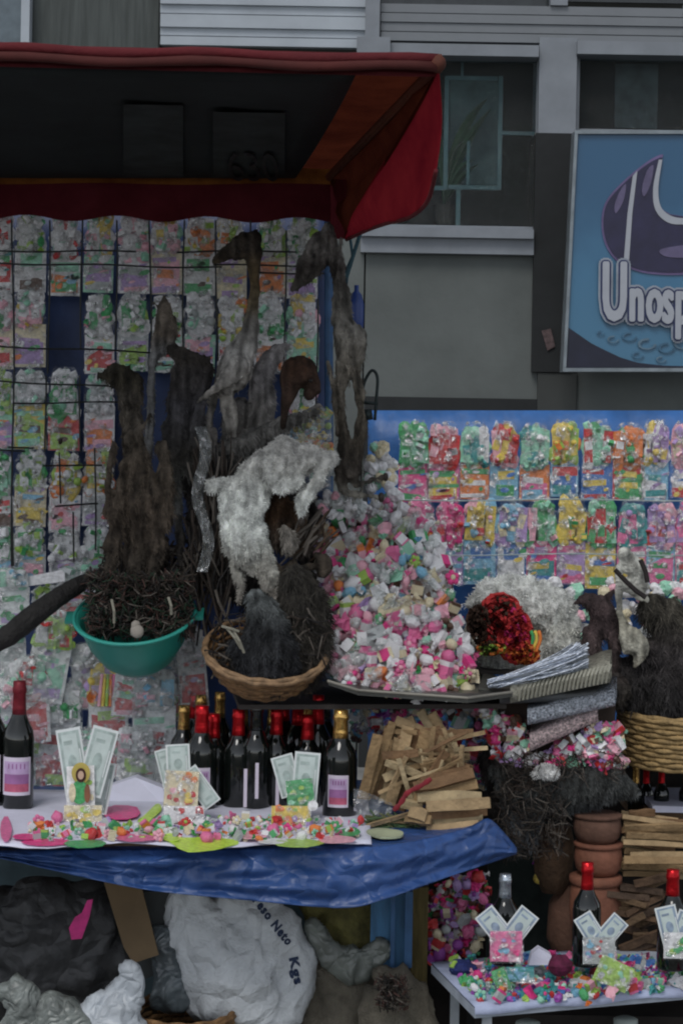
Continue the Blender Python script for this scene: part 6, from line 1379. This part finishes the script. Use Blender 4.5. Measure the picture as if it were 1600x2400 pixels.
# ================================================================== under the main table
def blob(name, label, cat, chain, D, m, seed, rough=.02, vox=.012, flat=.7, fold=1.0):
    g = MB()
    for ch in chain:
        c = smooth_curve(lerp_chain(ch, D), 4, False)
        g.tube([p[:3] for p in c], [p[3] for p in c], 14, flat=flat)
        for p in (c[0], c[-1]): g.ell(p[:3], (p[3], p[3]*flat, p[3]), seg=12, ring=8)
    ys = [p[1] for ch in chain for p in ch]; xs = [p[0] for ch in chain for p in ch]
    org = W(sum(xs)/len(xs), max(ys), D); o = g.build(name, m, origin=org)
    md = o.modifiers.new('r', 'REMESH'); md.mode = 'VOXEL'; md.voxel_size = vox
    bpy.context.view_layer.update(); me = bpy.data.meshes.new_from_object(o.evaluated_get(bpy.context.evaluated_depsgraph_get())); o.modifiers.clear(); o.data = me
    me.materials.clear(); me.materials.append(m)
    sv = Vector((seed*2.3, 0, seed)); nrm = [v.normal.copy() for v in me.vertices]
    for v, nn in zip(me.vertices, nrm):
        p = v.co; q = p*7+sv; wv = Vector((noise.noise(q), noise.noise(q+Vector((9, 0, 0))), noise.noise(q+Vector((0, 9, 0)))))
        d = -abs(noise.noise(p*9+wv*1.5+sv))*rough*1.6+rough*.6+noise.noise(p*26+wv+sv)*rough*.25*fold
        d += .011*fold*(1-abs(noise.noise(Vector((p.x*4.5, p.y*3, p.z*6))+wv*.9+sv)))**8+.006*fold*(1-abs(noise.noise(Vector((p.x*11, p.y*5, p.z*7))+wv*1.2-sv)))**8
        v.co = p+nn*d
    me.polygons.foreach_set('use_smooth', [True]*len(me.polygons)); me.update()
    return tag(o, label, cat)
M_sack = mat('white_sack', (0.56, 0.59, 0.61), 0.5, var=.12, scale=12, bump=.5, bscale=120, crease=8)
sk = blob('white_sack', 'big bulging white woven sack with dark printed words under the main table', 'sack', [[(440, 2125, 55), (470, 2180, 90), (520, 2250, 120), (560, 2310, 120), (600, 2370, 90), (640, 2420, 60)], [(590, 2150, 60), (650, 2220, 70), (672, 2290, 60), (650, 2350, 60)], [(430, 2140, 45), (440, 2240, 60), (470, 2290, 60)], [(620, 2130, 40), (560, 2140, 60)]], 5.32, M_sack, 3, rough=.010, vox=.008)
# printed words following the sack surface
deps = bpy.context.evaluated_depsgraph_get()
def stick_text(par, s, x0, y0, x1, y1, size, m):
    a = W(x0, y0, 5.2); b = W(x1, y1, 5.2); dirv = (b-a); ang = math.atan2(dirv.z, dirv.x)
    cu = bpy.data.curves.new('t', 'FONT'); cu.body = s; cu.size = size; cu.offset = .0015; cu.resolution_u = 2; cu.space_character = 1.15
    o = bpy.data.objects.new('t', cu); COL.objects.link(o); bpy.context.view_layer.update()
    me = bpy.data.meshes.new_from_object(o.evaluated_get(bpy.context.evaluated_depsgraph_get())); bpy.data.objects.remove(o)
    bm = bmesh.new(); bm.from_mesh(me); bmesh.ops.triangulate(bm, faces=bm.faces); bmesh.ops.subdivide_edges(bm, edges=bm.edges, cuts=1); bm.to_mesh(me); bm.free()
    sx = dirv.length/max(v.co.x for v in me.vertices)
    M = Matrix.Rotation(-ang, 4, 'Y') @ Matrix.Rotation(pi/2, 4, 'X')
    for v in me.vertices:
        p = a+(M @ Vector((v.co.x*sx, v.co.y, 0)))
        # project along y on the sack
        loc = p-par.location; hit, h, nn, _ = par.ray_cast(Vector((loc.x, -1.5, loc.z)), Vector((0, 1, 0)))
        v.co = (h+Vector((0, -.0025, 0))) if hit else loc
    me.materials.clear(); me.materials.append(m)
    ob = bpy.data.objects.new('printed_words', me); COL.objects.link(ob); ob.parent = par
M_ink = mat('print_ink', (0.02, 0.035, 0.08), 0.6)
bpy.context.view_layer.update()
stick_text(sk, 'Peso Neto', 588, 2128, 672, 2232, .030, M_ink)
stick_text(sk, 'Kgs', 676, 2262, 690, 2328, .030, M_ink)
blob('dark_sack', 'large dark grey plastic sack filling the lower left below the blue plastic', 'sack', [[(20, 2200, 120), (120, 2190, 130), (200, 2170, 100)], [(40, 2280, 110), (140, 2260, 110), (240, 2230, 80)], [(190, 2110, 40), (230, 2200, 60)]], 5.38, mat('grey_plastic', (0.045, 0.046, 0.048), 0.5, var=.35, scale=9, bump=.5, bscale=40, crease=9), 5, rough=.02)
g = MB(); g.prism([W(x, y, 5.17) for x, y in ((205, 2110), (218, 2108), (210, 2150), (192, 2200), (168, 2202), (162, 2175), (176, 2150), (192, 2140))], (0, .004, 0)); tag(g.build('pink_ribbon', mat('ribbon_pink', (0.55, 0.03, 0.20), 0.5, var=.3, scale=30), origin=W(180, 2200, 5.17)), 'torn strip of hot pink ribbon on the dark sack', 'ribbon')
bx = thing('cardboard_box', W(310, 2260, 5.3), 'brown cardboard flap wedged between the dark sack and the white sack', 'box')
g = MB(); g.prism([W(240, 2055, 5.28), W(330, 2070, 5.28), W(372, 2238, 5.24), W(312, 2258, 5.24), (W(290, 2220, 5.25))], (0, .006, 0)); g.build('flap', mat('cardboard', (0.16, 0.11, 0.06), 0.85, var=.15, scale=10), bx)
g = MB(); g.prism([W(300, 2090, 5.32), W(400, 2090, 5.32), W(420, 2260, 5.32), W(330, 2300, 5.32)], (0, .2, 0)); g.build('side', mat('cardboard_grey', (0.05, 0.055, 0.055), 0.85, var=.2, scale=10), bx)
blob('clear_bag', 'clear greyish plastic bag squeezed between the cardboard and the white sack', 'bag', [[(375, 2200, 26), (390, 2260, 36), (400, 2320, 40)]], 5.30, mat('grey_film', (0.10, 0.12, 0.13), 0.3, var=.4, scale=12, spec=.6, crease=14), 6, rough=.02, vox=.008)
blob('plastic_bag', 'knotted white plastic bag in front of the dark sack', 'bag', [[(315, 2275, 14), (312, 2310, 26), (285, 2350, 42), (270, 2400, 60), (270, 2450, 60)], [(240, 2360, 30), (215, 2400, 40)]], 5.14, mat('white_bag', (0.45, 0.49, 0.53), 0.4, var=.2, scale=14, spec=.5, crease=15), 7, rough=.022, vox=.007)
blob('plastic_bag', 'pale crumpled bag at the bottom left corner', 'bag', [[(30, 2320, 26), (60, 2360, 34), (50, 2420, 40)], [(120, 2380, 40), (170, 2400, 40)]], 5.12, mat('pale_bag', (0.18, 0.20, 0.19), 0.4, var=.5, scale=20, spec=.5, crease=18), 8, rough=.02, vox=.007)
blob('olive_bag', 'open clear bag of olive brown herbs under the table beside the blue panel', 'bag', [[(800, 2160, 70), (830, 2210, 62), (850, 2240, 50)], [(740, 2130, 40), (790, 2150, 60)]], 5.42, mat('olive_fill', (0.11, 0.10, 0.03), 0.8, var=.6, scale=22, bump=.8, bscale=60), 9, rough=.016, vox=.009)
blob('clear_bag', 'folded pale clear bag wall below the olive herbs', 'bag', [[(735, 2170, 14), (762, 2215, 24), (800, 2252, 32), (850, 2258, 32), (890, 2222, 18)]], 5.32, mat('dull_film', (0.13, 0.145, 0.13), 0.35, var=.35, scale=14, spec=.6, crease=14), 10, rough=.012, vox=.007, flat=.5)
M_burl = mat('burlap', (0.15, 0.135, 0.105), 0.95, var=.3, scale=30, bump=.9, bscale=220)
blob('burlap_sack', 'dull brown burlap sack under the olive bag', 'sack', [[(770, 2290, 70), (810, 2330, 86), (820, 2430, 100)], [(740, 2330, 50), (750, 2420, 60)]], 5.40, M_burl, 11, rough=.016)
blob('burlap_sack', 'open burlap sack with rolled edge right of the bigger one', 'sack', [[(900, 2290, 24), (950, 2310, 30), (985, 2370, 34), (985, 2450, 40)], [(900, 2370, 60), (920, 2440, 70)]], 5.27, M_burl, 12, rough=.014, vox=.009)
strands('dried_herbs', 'dark red-brown herbs showing in the mouth of the open burlap sack', 'herbs', 91, 200, tgen(885, 955, 2290, 2365, 5.17, 26, .5, 1.2, .02), .0013, [M_tw1, M_tw3, MATS['herb_red'], M_tw2], org=W(925, 2370, 5.28))
basket('b', W(430, 2372, 5.26), 0.125, Matrix.Rotation(radians(3), 3, 'X'), 0.11, 0.10, 'brown wicker basket half visible at the bottom edge below the white sack', M_wick, M_wick, 8)
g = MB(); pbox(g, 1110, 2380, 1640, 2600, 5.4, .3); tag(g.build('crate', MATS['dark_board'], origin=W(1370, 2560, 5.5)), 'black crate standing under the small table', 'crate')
for i, (x, y) in enumerate(((1236, 2405), (1465, 2398))):
    g = MB(); g.lathe(W(x, y, 5.22)-Vector((0, 0, .03)), [(.025, 0), (.03, .01), (.03, .04), (.018, .045)], 14); tag(g.build('jar_lid', mat('lid_pale', (0.35, 0.40, 0.38), 0.4), origin=W(x, y, 5.22), smooth=True), ('pale jar lid just under the small table near its left leg', 'pale jar lid under the small table towards its right end')[i], 'lid')
